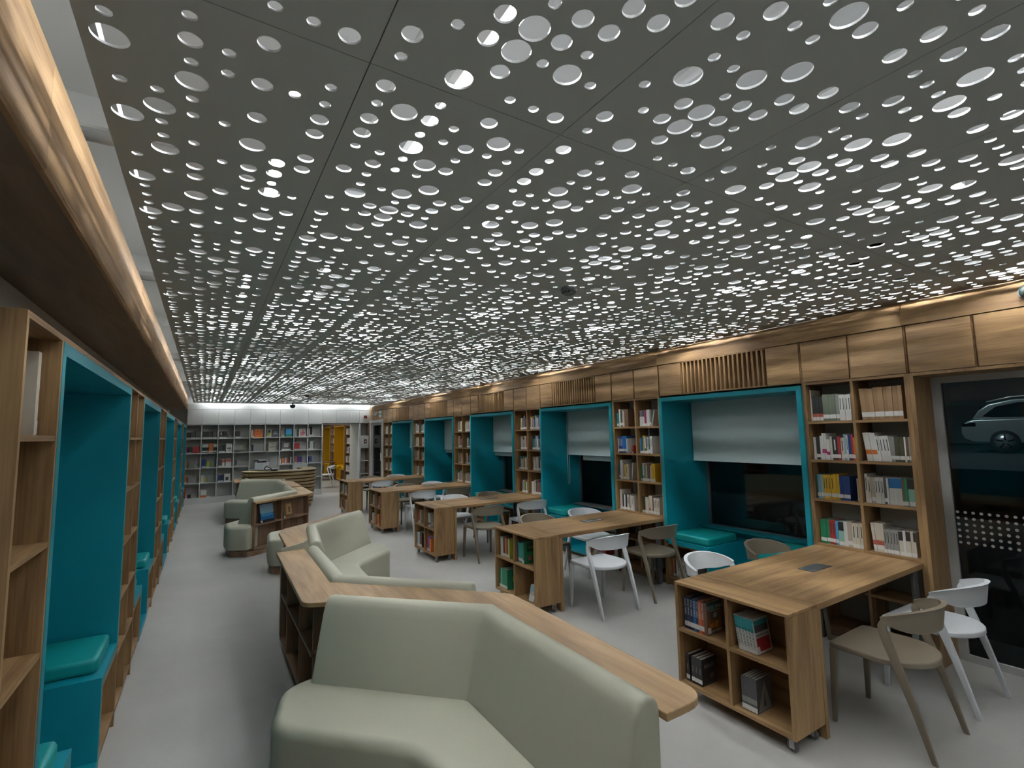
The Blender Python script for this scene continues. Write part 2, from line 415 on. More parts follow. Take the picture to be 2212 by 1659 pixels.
for n, y0 in enumerate((-.3, 1.7, 3.7, 5.7, 7.7, 9.7, 11.7, 13.7)):  # added strips hidden by the panels, brightening the fascia and concrete in the gap
    t = thing('gap_fill_strip', 'added hidden light strip on the ceiling edge along the left gap, %s from the camera' % NTH[n], 'light', (-.27, y0+.95, 2.81))
    MB().box(-.285, -.262, y0, y0+1.9, 2.803, 2.845).build('channel', PLENUM, t)
    MB().box(-.2875, -.2855, y0+.01, y0+1.89, 2.815, 2.843).build('diffuser', LAMPG, t)
for x in (-.1, 1.25, 2.6, 3.9):
    t = thing('batten_light', 'lit batten lamp above the ceiling edge, washing the far white wall, %s from the left' % NTH[[-.1, 1.25, 2.6, 3.9].index(x)], 'light', (x+.5, 16.28, 2.96))
    MB().box(x, x+1.1, 16.25, 16.31, 2.96, 3.0).build('housing', PLENUM, t)
    MB().box(x+.01, x+1.09, 16.262, 16.298, 2.9495, 2.9599).build('tube', LAMPF, t)
# ---- far wall: white shelving wall
b = MB()
b.box(XLW, 5.0, 16.80, 16.88, 2.20, ZS); b.box(XLW, 3.14, 16.80, 16.88, 0, 2.2); b.box(4.30, 5.0, 16.80, 16.88, 0, 2.2)
b.box(XLW, 4.63, YF+.0, YF+.4, 2.625, ZS)
struct(b, 'wall_far', WHITE)
UX = [-.88, -.482, -.08, .322, .724, 1.126, 1.529, 1.925, 2.321, 2.722, 3.14]
ZR = [2.19, 1.79, 1.38, .972, .556, .150]
t = thing('white_bookcase', 'tall white gridded bookcase filling the far wall of the room', 'bookcase', (1.1, YF, 0))
for i, x in enumerate(UX):
    if i == 6:   # the middle upright of the printer compartment stops above it
        pass
    if i == 7-0: pass
for i, x in enumerate(UX):
    w = .018 if i < 10 else .03
    if i == 6: MB().box(x-.011, x+.011, YF, YF+.28, ZR[2]+.012, 2.19).build('upright', WHITE, t); MB().box(x-.011, x+.011, YF, YF+.28, .15, .85).build('upright', WHITE, t)
    else: MB().box(x-.011, x+w-.007, YF, YF+.28, .04, 2.19).build('upright', WHITE, t)
for k, z in enumerate(ZR):
    for i in range(10):
        if i in (5, 6) and k == 3: continue
        x0, x1 = UX[i]+.011, UX[i+1]-.011
        MB().box(x0, x1, YF+.002, YF+.28, z-.012, z+.012).build('shelf', WHITE, t)
MB().box(UX[5]+.011, UX[7]-.011, YF+.002, YF+.28, .85, .874).build('shelf', WHITE, t)
MB().box(UX[0], UX[-1]+.02, YF+.281, YF+.30, .04, 2.19).build('back_panel', GREYB, t)
MB().box(UX[0], UX[-1]+.02, YF+.01, YF+.28, 0, .138).build('plinth', WHITE, t)
MB().box(UX[8]+.012, UX[9]-.012, YF+.001, YF+.02, .62, .955).build('door', WHITE, t)
# white panels over the shelving
t = bpy.data.objects.new('trim_8', None); COL.objects.link(t); t['kind'] = 'structure'
px = [-.426, -.08, .322, .724, 1.126, 1.529, 1.925, 2.321, 2.722, 3.14, 3.56, 3.97, 4.30, 4.628]
for a, c in zip(px[:-1], px[1:]): MB().box(a+.002, c-.002, YF, YF+.34, 2.204, 2.62).build('panel', WHITE, t)
# passage: deep white jamb and small niche shelves beside it
struct(MB().box(4.285, 4.34, YF, 17.6, 0, 2.19).box(3.162, 4.285, YF+.30, 17.6, 2.185, 2.20), 'trim_4', WHITE)
t = thing('wall_niche', 'narrow open shelf niche with wooden side beside the far passage', 'shelf', (4.48, YF, 0))
for z in (.15, .556, .972, 1.785): MB().box(4.342, 4.60, YF+.001, YF+.34, z-.012, z+.012).build('shelf', WHITE, t)
MB().box(4.342, 4.60, YF+.36, YF+.38, 0, 2.19).build('back_panel', GREYB, t)
MB().box(4.601, 4.628, YF, YF+.38, 0, 2.19).build('side_panel', DWZ, t)
MB().box(4.342, 4.60, YF-.001, YF+.015, 1.38, 1.772).build('panel', WHITE, t)
RED = mat('red_plastic', (.14, .01, .014), .4)
o = MB().box(4.45, 4.53, YF-.03, YF-.002, 1.54, 1.67).box(4.465, 4.515, YF-.034, YF-.03, 1.575, 1.625, 1).build('fire_call_point', [mat('dark_red', (.10,.01,.015), .4), WHITE], bevel=.004)
tag(o, 'small dark red fire call point on the white niche panel', 'alarm')
o = MB().box(4.44, 4.54, YF-.03, YF-.001, 2.36, 2.45).build('alarm_sounder', RED, bevel=.006)
tag(o, 'square red alarm sounder high on the white far wall', 'alarm')

# ------------------------------------------------------------------ right joinery
ZT = 2.165
SH = [1.835, 1.495, 1.155, .768, .43, .10]       # shelf top surfaces
DB = XR+.29
def bay(y0, y1, label, group, lower=True, backm=GREYB, div=True):
    """bookcase bay: two columns of compartments between two nooks"""
    t = thing('wall_bookcase', label, 'bookcase', (XR, (y0+y1)/2, 0), group)
    MB().box(XR, DB+.01, y0, y0+.032, 0, ZT+.02).build('side_panel', WZ, t)
    MB().box(XR, DB+.01, y1-.032, y1, 0, ZT+.02).build('side_panel', WZ, t)
    ym = (y0+y1)/2
    MB().box(XR+.002, DB, ym-.011, ym+.011, .10, ZT).build('divider', WZ, t)
    for z in SH:
        for a, c in ((y0+.032, ym-.011), (ym+.011, y1-.032)):
            MB().box(XR+.002, DB-.005, a, c, z-.022, z).build('shelf', WY, t)
    MB().box(DB, DB+.01, y0+.032, y1-.032, .05, ZT+.02).build('back_panel', backm, t)
    MB().box(XR, DB, y0+.032, y1-.032, ZT-.0, ZT+.02).build('top_panel', WY, t)
    MB().box(XR+.03, XR+.05, y0+.032, y1-.032, 0, .078).build('plinth', DWY, t)
    return t
BY = [(1.60, 2.41)]+[(FR[k][1], FR[k+1][0]) for k in range(4)]+[(FR[4][1], 14.90)]
where = ['beside the glass door', 'between the nearest and second teal nooks', 'between the second and third teal nooks',
         'between the third and fourth teal nooks', 'between the fourth and farthest teal nooks', 'beside the white door frame']
for (y0, y1), w in zip(BY, where): bay(y0+.0005, y1-.0005, 'oak wall bookcase full of books '+w, 'oak wall bookcases on the right')
def nook(y0, y1, side, label, group, M=TEAL, MW=(WY, WZ), xf=None, z_=ZT, depth=.74, prot=.022):
    """window seat alcove: side +1 opens towards -x (right wall), -1 opens towards +x"""
    xf = xf if xf is not None else XR
    t = thing('reading_nook', label, 'nook', (xf, (y0+y1)/2, 0), group)
    s = side; X = lambda d: xf+s*d
    w = .045
    MB().box(X(-prot), X(depth), y0+.001, y0+w, .50, z_).build('side_panel', M, t)
    MB().box(X(-prot), X(depth), y1-w, y1-.001, .50, z_).build('side_panel', M, t)
    MB().box(X(-prot), X(depth), y0+w, y1-w, z_-w, z_).build('top_panel', M, t)
    bl = .545
    ya, yb = y0+w, y0+w+bl; yc, yd = y1-w-bl, y1-w
    # seat slabs, the inner cheeks that drop to the foot well, and the well floor
    MB().box(X(-prot), X(depth-.03), ya, yb, .475, .52).build('bench', M, t)
    MB().box(X(-prot), X(depth-.03), yc, yd, .475, .52).build('bench', M, t)
    MB().box(X(-prot), X(depth-.03), yb-.04, yb, .055, .475).build('cheek_panel', M, t)
    MB().box(X(-prot), X(depth-.03), yc, yc+.04, .055, .475).build('cheek_panel', M, t)
    MB().box(X(-prot), X(depth-.03), yb, yc, .055, .10).build('well_floor', M, t)
    MB().box(X(depth-.03), X(depth), y0+.001, y1-.001, 0, .60).build('sill_panel', M, t)
    # oak cubbies under the seats
    for a, c in ((y0+.001, yb-.041), (yc+.041, y1-.001)):
        MB().box(X(0), X(.38), a, a+.022, .08, .474).build('cubby_side', MW[1], t)
        MB().box(X(0), X(.38), c-.022, c, .08, .474).build('cubby_side', MW[1], t)
        MB().box(X(0), X(.38), a+.022, c-.022, .08, .102).build('cubby_floor', MW[0], t)
        MB().box(X(0), X(.38), a+.022, c-.022, .452, .474).build('cubby_top', MW[0], t)
        MB().box(X(.38), X(.39), a, c, .08, .474).build('cubby_back', MW[0], t)
        MB().box(X(.03), X(.05), a, c, 0, .078).build('plinth', DWY, t)
    MB().box(X(.03), X(.05), yb, yc, 0, .054).build('plinth', DWY, t)
    return t
def cushion(xc, yc, w, d, label, mat_=TEALC, z=.52, h=.085, group=None):
    b = MB().prism(roundpoly([(xc-w/2,yc-d/2),(xc+w/2,yc-d/2),(xc+w/2,yc+d/2),(xc-w/2,yc+d/2)], .04), z+.001, z+h)
    o = b.build('seat_cushion', mat_, bevel=.025, seg=4)
    tag(o, label, 'cushion', group); return o
nw = ['nearest', 'second', 'third', 'fourth', 'farthest']
for k, (y0, y1) in enumerate(FR):
    t = nook(y0, y1, 1, nw[k]+' teal reading nook along the right wall with facing bench seats', 'teal nooks on the right wall')
    cushion(4.90, y1-.045-.27, .52, .49, 'teal cushion on the far bench of the %s right nook' % nw[k], group='teal bench cushions on the right')
    cushion(4.90, y0+.045+.27, .52, .49, 'teal cushion on the near bench of the %s right nook' % nw[k], group='teal bench cushions on the right')
    # window
    win = struct(MB().box(5.365, 5.40, y0+.046, y0+.085, .60, 2.12).box(5.365, 5.40, y1-.085, y1-.046, .60, 2.12).box(5.365, 5.40, y0+.085, y1-.085, .60, .625).box(5.365, 5.40, y0+.085, y1-.085, 2.09, 2.12), 'window_%d' % (k+1), DMET)
    MB().box(5.378, 5.384, y0+.085, y1-.085, .625, 2.09).build('pane', GLASS, win)
    MB().box(5.20, 5.364, y0+.05, y1-.05, .603, .615).build('sill', TEAL if k == 0 else ALU, win)
    # roller blind
    zb = 1.425 if k != 1 else 1.43
    t = thing('roller_blind', 'grey roller blind half lowered in the %s right teal nook' % nw[k], 'blind', (5.13, (y0+y1)/2, zb), 'grey roller blinds')
    MB().box(5.128, 5.132, y0+.055, y1-.055, zb, 2.118).build('fabric', BLIND, t)
    MB().box(5.122, 5.138, y0+.055, y1-.055, zb-.022, zb).build('bottom_rail', BLIND, t)
    if k == 1:
        MB().box(5.16, 5.18, y0+.055, y1-.4, zb-.10, zb-.03).build('second_rail', mat('blind_rail_grey', (.2,.25,.26), .6), t)
        MB().tube([(5.10, y1-.075, 2.11), (5.10, y1-.075, .98), (5.10, y1-.085, .95), (5.10, y1-.10, .93), (5.10, y1-.115, .95), (5.10, y1-.125, .98), (5.10, y1-.125, 2.11)], .004, 6).build('cord', WHITE, t)
    elif k > 1:
        MB().box(5.16, 5.18, y0+.055, y1-.055, zb-.10, zb-.03).build('second_rail', mat('blind_rail_grey', (.2,.25,.26), .6), t)

# overhead cupboards and louvred grilles
def cupboard(y0, y1, label, doors=1):
    t = thing('overhead_cupboard', label, 'cupboard', (XR, (y0+y1)/2, 2.19), 'oak overhead cupboards on the right')
    MB().box(XR+.018, 5.0, y0, y1, 2.186, 2.562).build('carcass', WY, t)
    w = (y1-y0)/doors
    for i in range(doors): MB().box(XR, XR+.017, y0+i*w+.009, y0+(i+1)*w-.009, 2.19, 2.556).build('door', WY, t)
    return t
def grille(y0, y1, label, n=19):
    t = thing('louvre_grille', label, 'grille', (XR, (y0+y1)/2, 2.19), 'oak slatted grilles over the nooks')
    MB().box(XR+.10, 5.0, y0, y1, 2.186, 2.562).build('back_panel', DWY, t)
    MB().box(XR, XR+.10, y0, y1, 2.186, 2.20).build('bottom_rail', WY, t)
    MB().box(XR, XR+.10, y0, y1, 2.552, 2.562).build('top_rail', WY, t)
    pitch = (y1-y0)/n
    first = MB().box(XR+.004, XR+.05, y0+pitch*.35, y0+pitch*.35+.018, 2.20, 2.552).build('slat', WZ, t)
    for i in range(1, n):
        o = first.copy(); COL.objects.link(o); o.location.y = i*pitch
    return t
for k in range(6):
    y0, y1 = BY[k]
    cupboard(y0+.003, y1-.003, 'oak overhead cupboard with two doors above the bookcase '+where[k], 2)
for k, (y0, y1) in enumerate(FR):
    cupboard(y0+.001, y0+.332, 'narrow oak cupboard on the near side of the %s slatted grille' % nw[k])
    cupboard(y1-.332, y1-.001, 'narrow oak cupboard on the far side of the %s slatted grille' % nw[k])
    grille(y0+.334, y1-.334, '%s grille of vertical oak slats above a right nook' % nw[k])
cupboard(14.905, 16.395, 'long oak cupboard above the white framed door', 3)
for a, c, l in ((1.195, 1.597, 'oak overhead cupboard over the glass door next to the bookcase'), (.74, 1.193, 'oak overhead cupboard over the middle of the glass door'), (-.2, .738, 'oak overhead cupboard over the glass door at the right edge'), (-2.59, -.202, 'long oak overhead cupboard past the glass door behind the camera')):
    cupboard(a, c, l, 1 if c-a < 1.2 else 3)

# glass entrance on the right
struct(MB().box(XR, 4.97, 1.572, 1.60, 0, 2.185).box(XR, 4.97, -.9, 1.572, 2.163, 2.185), 'trim_5', WZ)
b = MB().box(4.96, 5.01, 1.512, 1.571, 0, 2.162).box(4.96, 5.01, -.9, -.84, 0, 2.162).box(4.96, 5.01, -.84, 1.512, 2.112, 2.162).box(4.96, 5.01, -.84, 1.512, 0, .05).box(4.96, 5.01, .46, .52, .05, 2.112)
d = struct(b, 'door_1', mat('grey_door_frame', (.42,.43,.42), .5))
MB().box(4.982, 4.99, -.84, .46, .05, 2.112).build('pane', GLASS, d); MB().box(4.982, 4.99, .52, 1.512, .05, 2.112).build('pane', GLASS, d)
dm = MB(); 
for r in range(6):
    for c in range(41):
        y = 1.495-c*.0462-(.0 if r % 2 == 0 else 0); z = 1.109-r*.0458
        if y < -.8 or .45 < y < .53: continue
        a = [(4.9805, y+.0108*math.cos(q*math.pi/5), z+.0108*math.sin(q*math.pi/5)) for q in range(10)]
        dm.add(a+[(4.9818, p[1], p[2]) for p in a], [tuple(range(9,-1,-1)), tuple(range(10,20))]+[(q,(q+1)%10,10+(q+1)%10,10+q) for q in range(10)])
o = dm.build('frosted_dots', DOT, d); o['kind'] = 'stuff'
# white framed door near the far end
b = MB().box(4.60, 4.70, 14.905, 15.0, 0, 2.28).box(4.60, 4.70, 16.17, 16.265, 0, 2.28).box(4.60, 4.70, 15.0, 16.17, 2.19, 2.28)
d = struct(b, 'door_2', WHITE)
MB().box(4.655, 4.69, 15.0, 15.08, 0, 2.19).box(4.655, 4.69, 16.09, 16.17, 0, 2.19).box(4.655, 4.69, 15.08, 16.09, 2.11, 2.19).box(4.655, 4.69, 15.08, 16.09, 0, .08).build('leaf_frame', ALU, d)
MB().box(4.667, 4.675, 15.08, 16.09, .08, 2.11).build('pane', GLASS, d)
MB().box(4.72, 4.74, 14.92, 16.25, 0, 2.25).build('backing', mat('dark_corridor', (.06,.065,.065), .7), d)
MB().tube([(4.62,15.14,1.0),(4.62,15.14,1.25)], .012, 8).build('handle', CHROME, d)
o = MB().box(XR-.012, XR-.0005, 15.05, 15.36, 2.36, 2.55).box(XR-.014, XR-.012, 15.09, 15.32, 2.42, 2.49, 1).build('sign', [WHITE, mat('sign_green', (.08,.3,.2), .5)])
tag(o, 'small white rectangular safety sign above the white framed door', 'sign')
vs = [(XR-.014, 15.50, 2.50), (XR-.014, 16.02, 2.47), (XR-.014, 15.64, 2.40)]
o = MB().add(vs+[(XR-.001, v[1], v[2]) for v in vs], [(0,1,2),(5,4,3),(0,3,4,1),(1,4,5,2),(2,5,3,0)]).build('sign', WHITE)
tag(o, 'white triangular projecting sign left of the rectangular one', 'sign')

# ------------------------------------------------------------------ left joinery
FL = [(2.247, 4.14), (4.97, 6.76), (7.75, 9.77), (10.78, 12.92), (13.98, 15.95)]
SHL = [1.81, 1.462, 1.115, .77, .425, .08]
def lbay(y0, y1, label, div, zt=2.155, endp=None):
    t = thing('wall_bookcase', label, 'bookcase', (XL, (y0+y1)/2, 0), 'oak wall bookcases on the left')
    x1 = XL-.36
    MB().box(XL, x1, y0, y0+.02, 0, zt).build('side_panel', WZ, t)
    MB().box(XL, x1, y1-.02, y1, 0, zt).build('side_panel', WZ, t)
    cols = [(y0+.02, y1-.02)]
    if div:
        ym = (y0+y1)/2; MB().box(XL-.002, x1, ym-.01, ym+.01, .08, zt-.02).build('divider', WZ, t); cols = [(y0+.02, ym-.01), (ym+.01, y1-.02)]
    for z in SHL:
        for a, c in cols: MB().box(XL-.002, x1, a, c, z-.018, z).build('shelf', WY, t)
    MB().box(x1-.01, x1, y0, y1, 0, zt).build('back_panel', WY, t)
    MB().box(XL, x1, y0+.02, y1-.02, zt-.02, zt).build('top_panel', WY, t)
    MB().box(XL-.02, XL-.04, y0+.02, y1-.02, 0, .06).build('plinth', DWY, t)
lw = ['at the near left beside the first left nook', 'between the nearest two left nooks', 'between the second and third left nooks', 'between the third and fourth left nooks', 'between the fourth and farthest left nooks', 'in the far left corner']
LB = [(1.83, 2.246)]+[(FL[k][1]+.001, FL[k+1][0]-.001) for k in range(4)]+[(15.951, 16.35)]
for (a, c), w, dv in zip(LB, lw, (0,1,1,1,1,0)): lbay(a, c, 'tall oak wall bookcase '+w, dv)
for k, (y0, y1) in enumerate(FL):
    nook(y0, y1, -1, nw[k]+' teal reading nook along the left wall', 'teal nooks on the left wall', xf=XL, z_=2.135, depth=.42, prot=.001)
    MB2 = MB().box(XL-.42, XL-.432, y0+.001, y1-.001, .60, 2.13); 
    o = MB2.build('back_panel', TEAL, [c for c in COL.objects if c.name.startswith('reading_nook')][-1])
    top = MB().box(XL, XL-.43, y0, y1, 2.136, 2.155).build('top_board', WY, [c for c in COL.objects if c.name.startswith('reading_nook')][-1])
    if k < 4:
        cushion(XL-.20, y1-.045-.25, .34, .43, 'teal cushion on the far bench of the %s left nook' % nw[k], h=.08, group='teal bench cushions on the left')
        cushion(XL-.20, y0+.045+.29, .34, .40, 'teal cushion on the near bench of the %s left nook' % nw[k], h=.08, group='teal bench cushions on the left')

# ------------------------------------------------------------------ tables and rolling bookcases
tpos = ['nearest', 'second', 'third', 'fourth', 'farthest']
TY = [(1.62+2.485*k, 2.40+2.485*k) for k in range(5)]
def table(k, y0, y1):
    t = thing('study_table', '%s oak study table running out from the right wall bookcase' % tpos[k], 'table', (3.85, (y0+y1)/2, 0), 'oak study tables')
    b = MB().box(3.092, XR-.004, y0, y1, .712, .75); b.build('tabletop', WX, t, bevel=.0015, seg=1)
    MB().box(3.092, 3.127, y0+.001, y1-.001, 0, .711).build('leg_panel', WZ, t, bevel=.001, seg=1)
    for y in (y0+.05, y1-.05): MB().box(XR-.09, XR-.02, y-.012, y+.012, 0, .711).build('leg', DMET, t, bevel=.003, seg=1)
    MB().box(3.127, XR-.09, (y0+y1)/2-.02, (y0+y1)/2+.02, .66, .711).build('beam', DMET, t)
    ym = y0+.40
    p = MB().box(3.735, 4.0, ym-.055, ym+.055, .7502, .7535).build('power_box', DMET, t, bevel=.001, seg=1)
    if k == 1:
        MB().box(3.75, 3.985, ym-.045, ym-.012, .7536, .7565).box(3.75, 3.80, ym+.0, ym+.04, .7536, .7565).build('lid', CHROME, p)
    else:
        MB().box(3.745, 3.99, ym-.047, ym+.047, .7536, .755).build('lid', mat('brushed_grey', (.16,.17,.18), .35, metal=.6), p)
def caster(x, y, t):
    b = MB().lathe((x-.011, y, .032), [(.012,0),(.028,.001),(.032,.006),(.032,.016),(.028,.021),(.012,.022)], 16, 0, 'x').build('caster', RUB, t)
    MB().box(x-.016, x+.016, y-.018, y+.02, .064, .070).box(x-.0155, x-.0125, y-.014, y+.014, .022, .064).box(x+.0125, x+.0155, y-.014, y+.014, .022, .064).tube([(x-.019,y,.032),(x+.019,y,.032)], .006, 8).tube([(x,y,.070),(x,y,.084)], .008, 8).build('fork', CHROME, b)
def cart(k, y0, y1):
    t = thing('rolling_bookcase', 'low oak bookcase on casters at the end of the %s study table' % tpos[k], 'bookcase', (2.93, (y0+y1)/2, 0), 'rolling bookcases at the table ends')
    x0, x1, z0 = 2.78, 3.086, .088; ym = (y0+y1)/2
    MB().box(x0, x1, y0, y1, .733, .75).build('top_board', WY, t, bevel=.001, seg=1)
    MB().box(x0, x1, y0, y0+.02, z0, .732).build('side_panel', WZ, t); MB().box(x0, x1, y1-.02, y1, z0, .732).build('side_panel', WZ, t)
    MB().box(x0+.001, x1, y0+.02, y1-.02, z0, .110).build('bottom_board', WY, t)
    MB().box(x0+.002, x1-.02, ym-.01, ym+.01, .110, .732).build('divider', WZ, t)
    for a, c in ((y0+.02, ym-.01), (ym+.01, y1-.02)): MB().box(x0+.002, x1-.02, a, c, .430, .450).build('shelf', WY, t)
    MB().box(x1-.02, x1-.001, y0+.02, y1-.02, .110, .732).build('back_panel', WY, t)
    for x in (x0+.05, x1-.05):
        for y in (y0+.05, y1-.05): caster(x, y, t)
for k, (a, c) in enumerate(TY): table(k, a, c); cart(k, a, c)

# ------------------------------------------------------------------ chairs (front faces local +y)
def make_chair(M, label, group, loc, rotz):
    t = thing('armchair', label, 'chair', (0,0,0), group)
    hw = .235
    seat = [(-.225,.245),(-.235,.20),(-.237,-.02)]+[(-.237*math.cos(a), -.02-.215*math.sin(a)) for a in [math.pi*i/14 for i in range(1,14)]]+[(.237,-.02),(.235,.20),(.225,.245)]
    b = MB().prism(seat, .432, .466); b.build('seat', M, t, bevel=.010, seg=3, shade='auto')
    for s in (-1, 1):
        # front leg: tapered and slightly splayed
        q = lambda x, y, w, d, z: [(x-w/2,y-d/2,z),(x+w/2,y-d/2,z),(x+w/2,y+d/2,z),(x-w/2,y+d/2,z)]
        b = MB().add(q(s*.228,.243,.022,.024,0)+q(s*.216,.222,.036,.042,.4315), [(3,2,1,0),(4,5,6,7),(0,1,5,4),(1,2,6,5),(2,3,7,6),(3,0,4,7)])
        b.build('leg', M, t, bevel=.004, seg=2, shade='auto')
        # rear leg: leans forward on its way up past the seat to the tip of the back band
        pts = [(-.248,0,.021,.026),(-.19,.21,.024,.034),(-.125,.42,.027,.044),(-.085,.54,.026,.044),(-.062,.61,.024,.042),(-.058,.65,.021,.042),(-.066,.678,.018,.034)]
        b = MB(); ring = []
        for y, z, w, d in pts: ring += q(s*.243, y, w, d, z)
        fs = [(3,2,1,0), tuple(4*(len(pts)-1)+i for i in range(4))]
        for i in range(len(pts)-1):
            for j in range(4): fs.append((4*i+j,4*i+(j+1)%4,4*i+4+(j+1)%4,4*i+4+j))
        b.add(ring, fs); b.build('leg', M, t, bevel=.004, seg=2, angle=30, shade='auto')
    # curved back band that deepens towards the middle
    n = 28; vs = []; fs = []
    for i in range(n+1):
        u = -1+2*i/n; a = u*math.pi/2; e = 1-abs(u)
        cx, cy = .243*math.sin(a), -.055-.195*math.cos(a)
        nx, ny = math.sin(a), -math.cos(a)
        k = min(1, e/.95); k = k*(2-k)
        zt = .700+.066*k; kb = min(1, e/.5); kb = kb*kb*(3-2*kb); zb = .662-.032*kb
        lean = .014*k
        w = .0105
        for zz, ww, ll in ((zb, w*.7, -lean*.4), ((zb+zt)/2, w, 0), (zt-.012, w*.9, lean*.6), (zt, w*1.35, lean)):
            vs.append((cx+nx*(ll+ww), cy+ny*(ll+ww), zz))
        for zz, ww, ll in ((zt, w*1.35, lean), (zt-.012, w*.9, lean*.6), ((zb+zt)/2, w, 0), (zb, w*.7, -lean*.4)):
            vs.append((cx+nx*(ll-ww), cy+ny*(ll-ww), zz))
    for i in range(n):
        for j in range(8): fs.append((8*i+j, 8*i+8+j, 8*i+8+(j+1)%8, 8*i+(j+1)%8))
    fs += [tuple(range(8)), tuple(8*n+j for j in range(7,-1,-1))]
    MB().add(vs, fs, 0, True).build('backrest', M, t, shade='auto')
    t.location = loc; t.rotation_euler = (0,0,rotz)
    return t
def clab(col, k, side, pos): return '%s curved-back armchair on the %s side of the %s table, nearer the %s' % (col, side, tpos[k], pos)
spots = []   # colour, x, y, rot, table, side, position
PI = math.pi
for k, (y0, y1) in enumerate(TY):
    ny, fy = y0-.17, y1+.17
    c1, c2 = ('taupe', 'white') if k in (0, 2) else ('white', 'taupe')
    nx1, nx2 = [(3.56,4.29),(3.50,4.27),(3.51,4.33),(3.50,4.26),(3.52,4.28)][k]
    ry = [(-.17,-.17),(-.17,-.14),(-.15,-.08),(-.16,-.12),(-.13,-.10)][k]
    spots.append((c1, nx1, y0+ry[0], .02, k, 'near', 'aisle')); spots.append((c2, nx2, y0+ry[1], -.03, k, 'near', 'wall'))
    fx1, fx2 = [(3.50,4.31),(3.53,4.28),(3.58,4.24),(3.62,4.22),(3.62,4.26)][k]
    spots.append((c2, fx1, y1+.14, PI+.04, k, 'far', 'aisle')); spots.append((c1, fx2, y1+.14, PI-.03, k, 'far', 'wall'))
protos = {}
for col, x, y, r, k, side, pos in spots:
    M = WPLAS if col == 'white' else TAUPE
    L_, G_ = clab(col, k, side, pos), '%s armchairs at the study tables' % col
    if col not in protos: protos[col] = make_chair(M, L_, G_, (x,y,0), r)
    else: dup(protos[col], (x,y,0), r, L_, G_)
dup(protos['white'], (3.72, 18.45, 0), PI*.5, 'white armchair standing in the yellow room beyond the passage', 'white armchairs in other places')
dup(protos['white'], (2.42, 15.15, 0), PI, 'white armchair tucked behind the curved reception desk', 'white armchairs in other places')

# ------------------------------------------------------------------ serpentine sofas and their wooden ledges
LZ = .80
def pad(poly, z0, z1, r, rb=.02):
    rings = [(rb*(1-math.cos(a)), z0+rb*(1-math.sin(a))) for a in [PI/2*k/3 for k in range(3)]][::-1]
    rings = [(rb*(1-math.sin(a)), z0+rb*(1-math.cos(a))) for a in (0, PI/6, PI/3)]+[(0, z0+rb)]
    rings += [(r*(1-math.cos(a)), z1-r*(1-math.sin(a))) for a in [PI/2*k/6 for k in range(7)]]
    if sum(poly[i-1][0]*poly[i][1]-poly[i][0]*poly[i-1][1] for i in range(len(poly))) < 0: poly = poly[::-1]
    b = MB(); n = len(poly); vs = []
    for d, z in rings: vs += [(p[0], p[1], z) for p in (insetpoly(poly, d) if d > 1e-6 else poly)]
    fs = [(k*n+i, k*n+(i+1)%n, (k+1)*n+(i+1)%n, (k+1)*n+i) for k in range(len(rings)-1) for i in range(n)]
    fs += [tuple(range(n-1,-1,-1)), tuple((len(rings)-1)*n+i for i in range(n))]
    return b.add(vs, fs, 0, True)
def sofa_back(path, label, flip=False, top=0., foot=.235, name='sofa', seat=None, plinth=None, loc=(1,2,0), group='sage upholstered sofas', seatlabel=None):
    t = thing(name, label, 'sofa', loc, group)
    s = -1 if flip else 1
    pr = [(0,.30),(0,.80+top),(.006,.83+top),(.03,.855+top),(.062,.862+top),(.095,.85+top),(.115,.82+top),(.132,.78+top),(foot-.008,.47),(foot,.44),(foot,.30)]
    pr = [(o*s, z) for o, z in pr]
    if path: MB().sweep(path, pr).build('backrest', SOFA, t, bevel=.022, seg=4, angle=40, shade='auto')
    if seat:
        r = [max(v, .09) if v > 0 else 0 for v in seat[1]]; poly = roundpoly(seat[0], r, 7)
        pad(poly, .10, .45, .05).build('seat', SOFA, t, shade='auto')
        MB().prism(insetpoly(poly, .035), 0, .099).build('plinth', DWX, t)
    return t
def arc_path(pts, r=.08, seg=4):
    return [tuple(p) for p in pts]      # mitred corner with a crisp seam
    out = [tuple(pts[0])]
    for i in range(1, len(pts)-1):
        p, a, b = Vector(pts[i]), Vector(pts[i-1]), Vector(pts[i+1]); u = (a-p).normalized(); w = (b-p).normalized()
        for k in range(seg+1):
            q = k/seg; v = (p+u*r)*(1-q)**2+p*2*q*(1-q)+(p+w*r)*q*q; out.append(tuple(v))
    out.append(tuple(pts[-1])); return out
def ledge(poly, radii, label, group, walls, name='ledge_bookcase', shelves=None, books=None, holes=None):
    """wooden ledge on a low shelf unit. walls: list of (x0,y0,x1,y1) upright panels; shelves: outlines"""
    c = (sum(p[0] for p in poly)/len(poly), sum(p[1] for p in poly)/len(poly), 0)
    t = thing(name, label, 'bookcase', c, group)
    MB().prism(roundpoly(poly, radii, 6), LZ-.028, LZ).build('worktop', LEDGE, t, bevel=.004, seg=2)
    for (x0, y0, x1, y1) in walls:
        d = Vector((x1-x0, y1-y0)).normalized(); nrm = Vector((-d.y, d.x))*.01
        MB().prism([(x0-nrm.x,y0-nrm.y),(x1-nrm.x,y1-nrm.y),(x1+nrm.x,y1+nrm.y),(x0+nrm.x,y0+nrm.y)], .08, LZ-.029).build('upright', DWZ, t)
    for z in (.08, .44):
        for sp in (shelves or []): MB().prism(sp, z, z+.02).build('shelf', DWY, t)
    for sp in (shelves or []): MB().prism(insetpoly(sp, .03), 0, .079).build('plinth', DWY, t)
    return t
LEDGE = wood('oak_ledge', 'y', (.42,.275,.135), (.25,.152,.07))
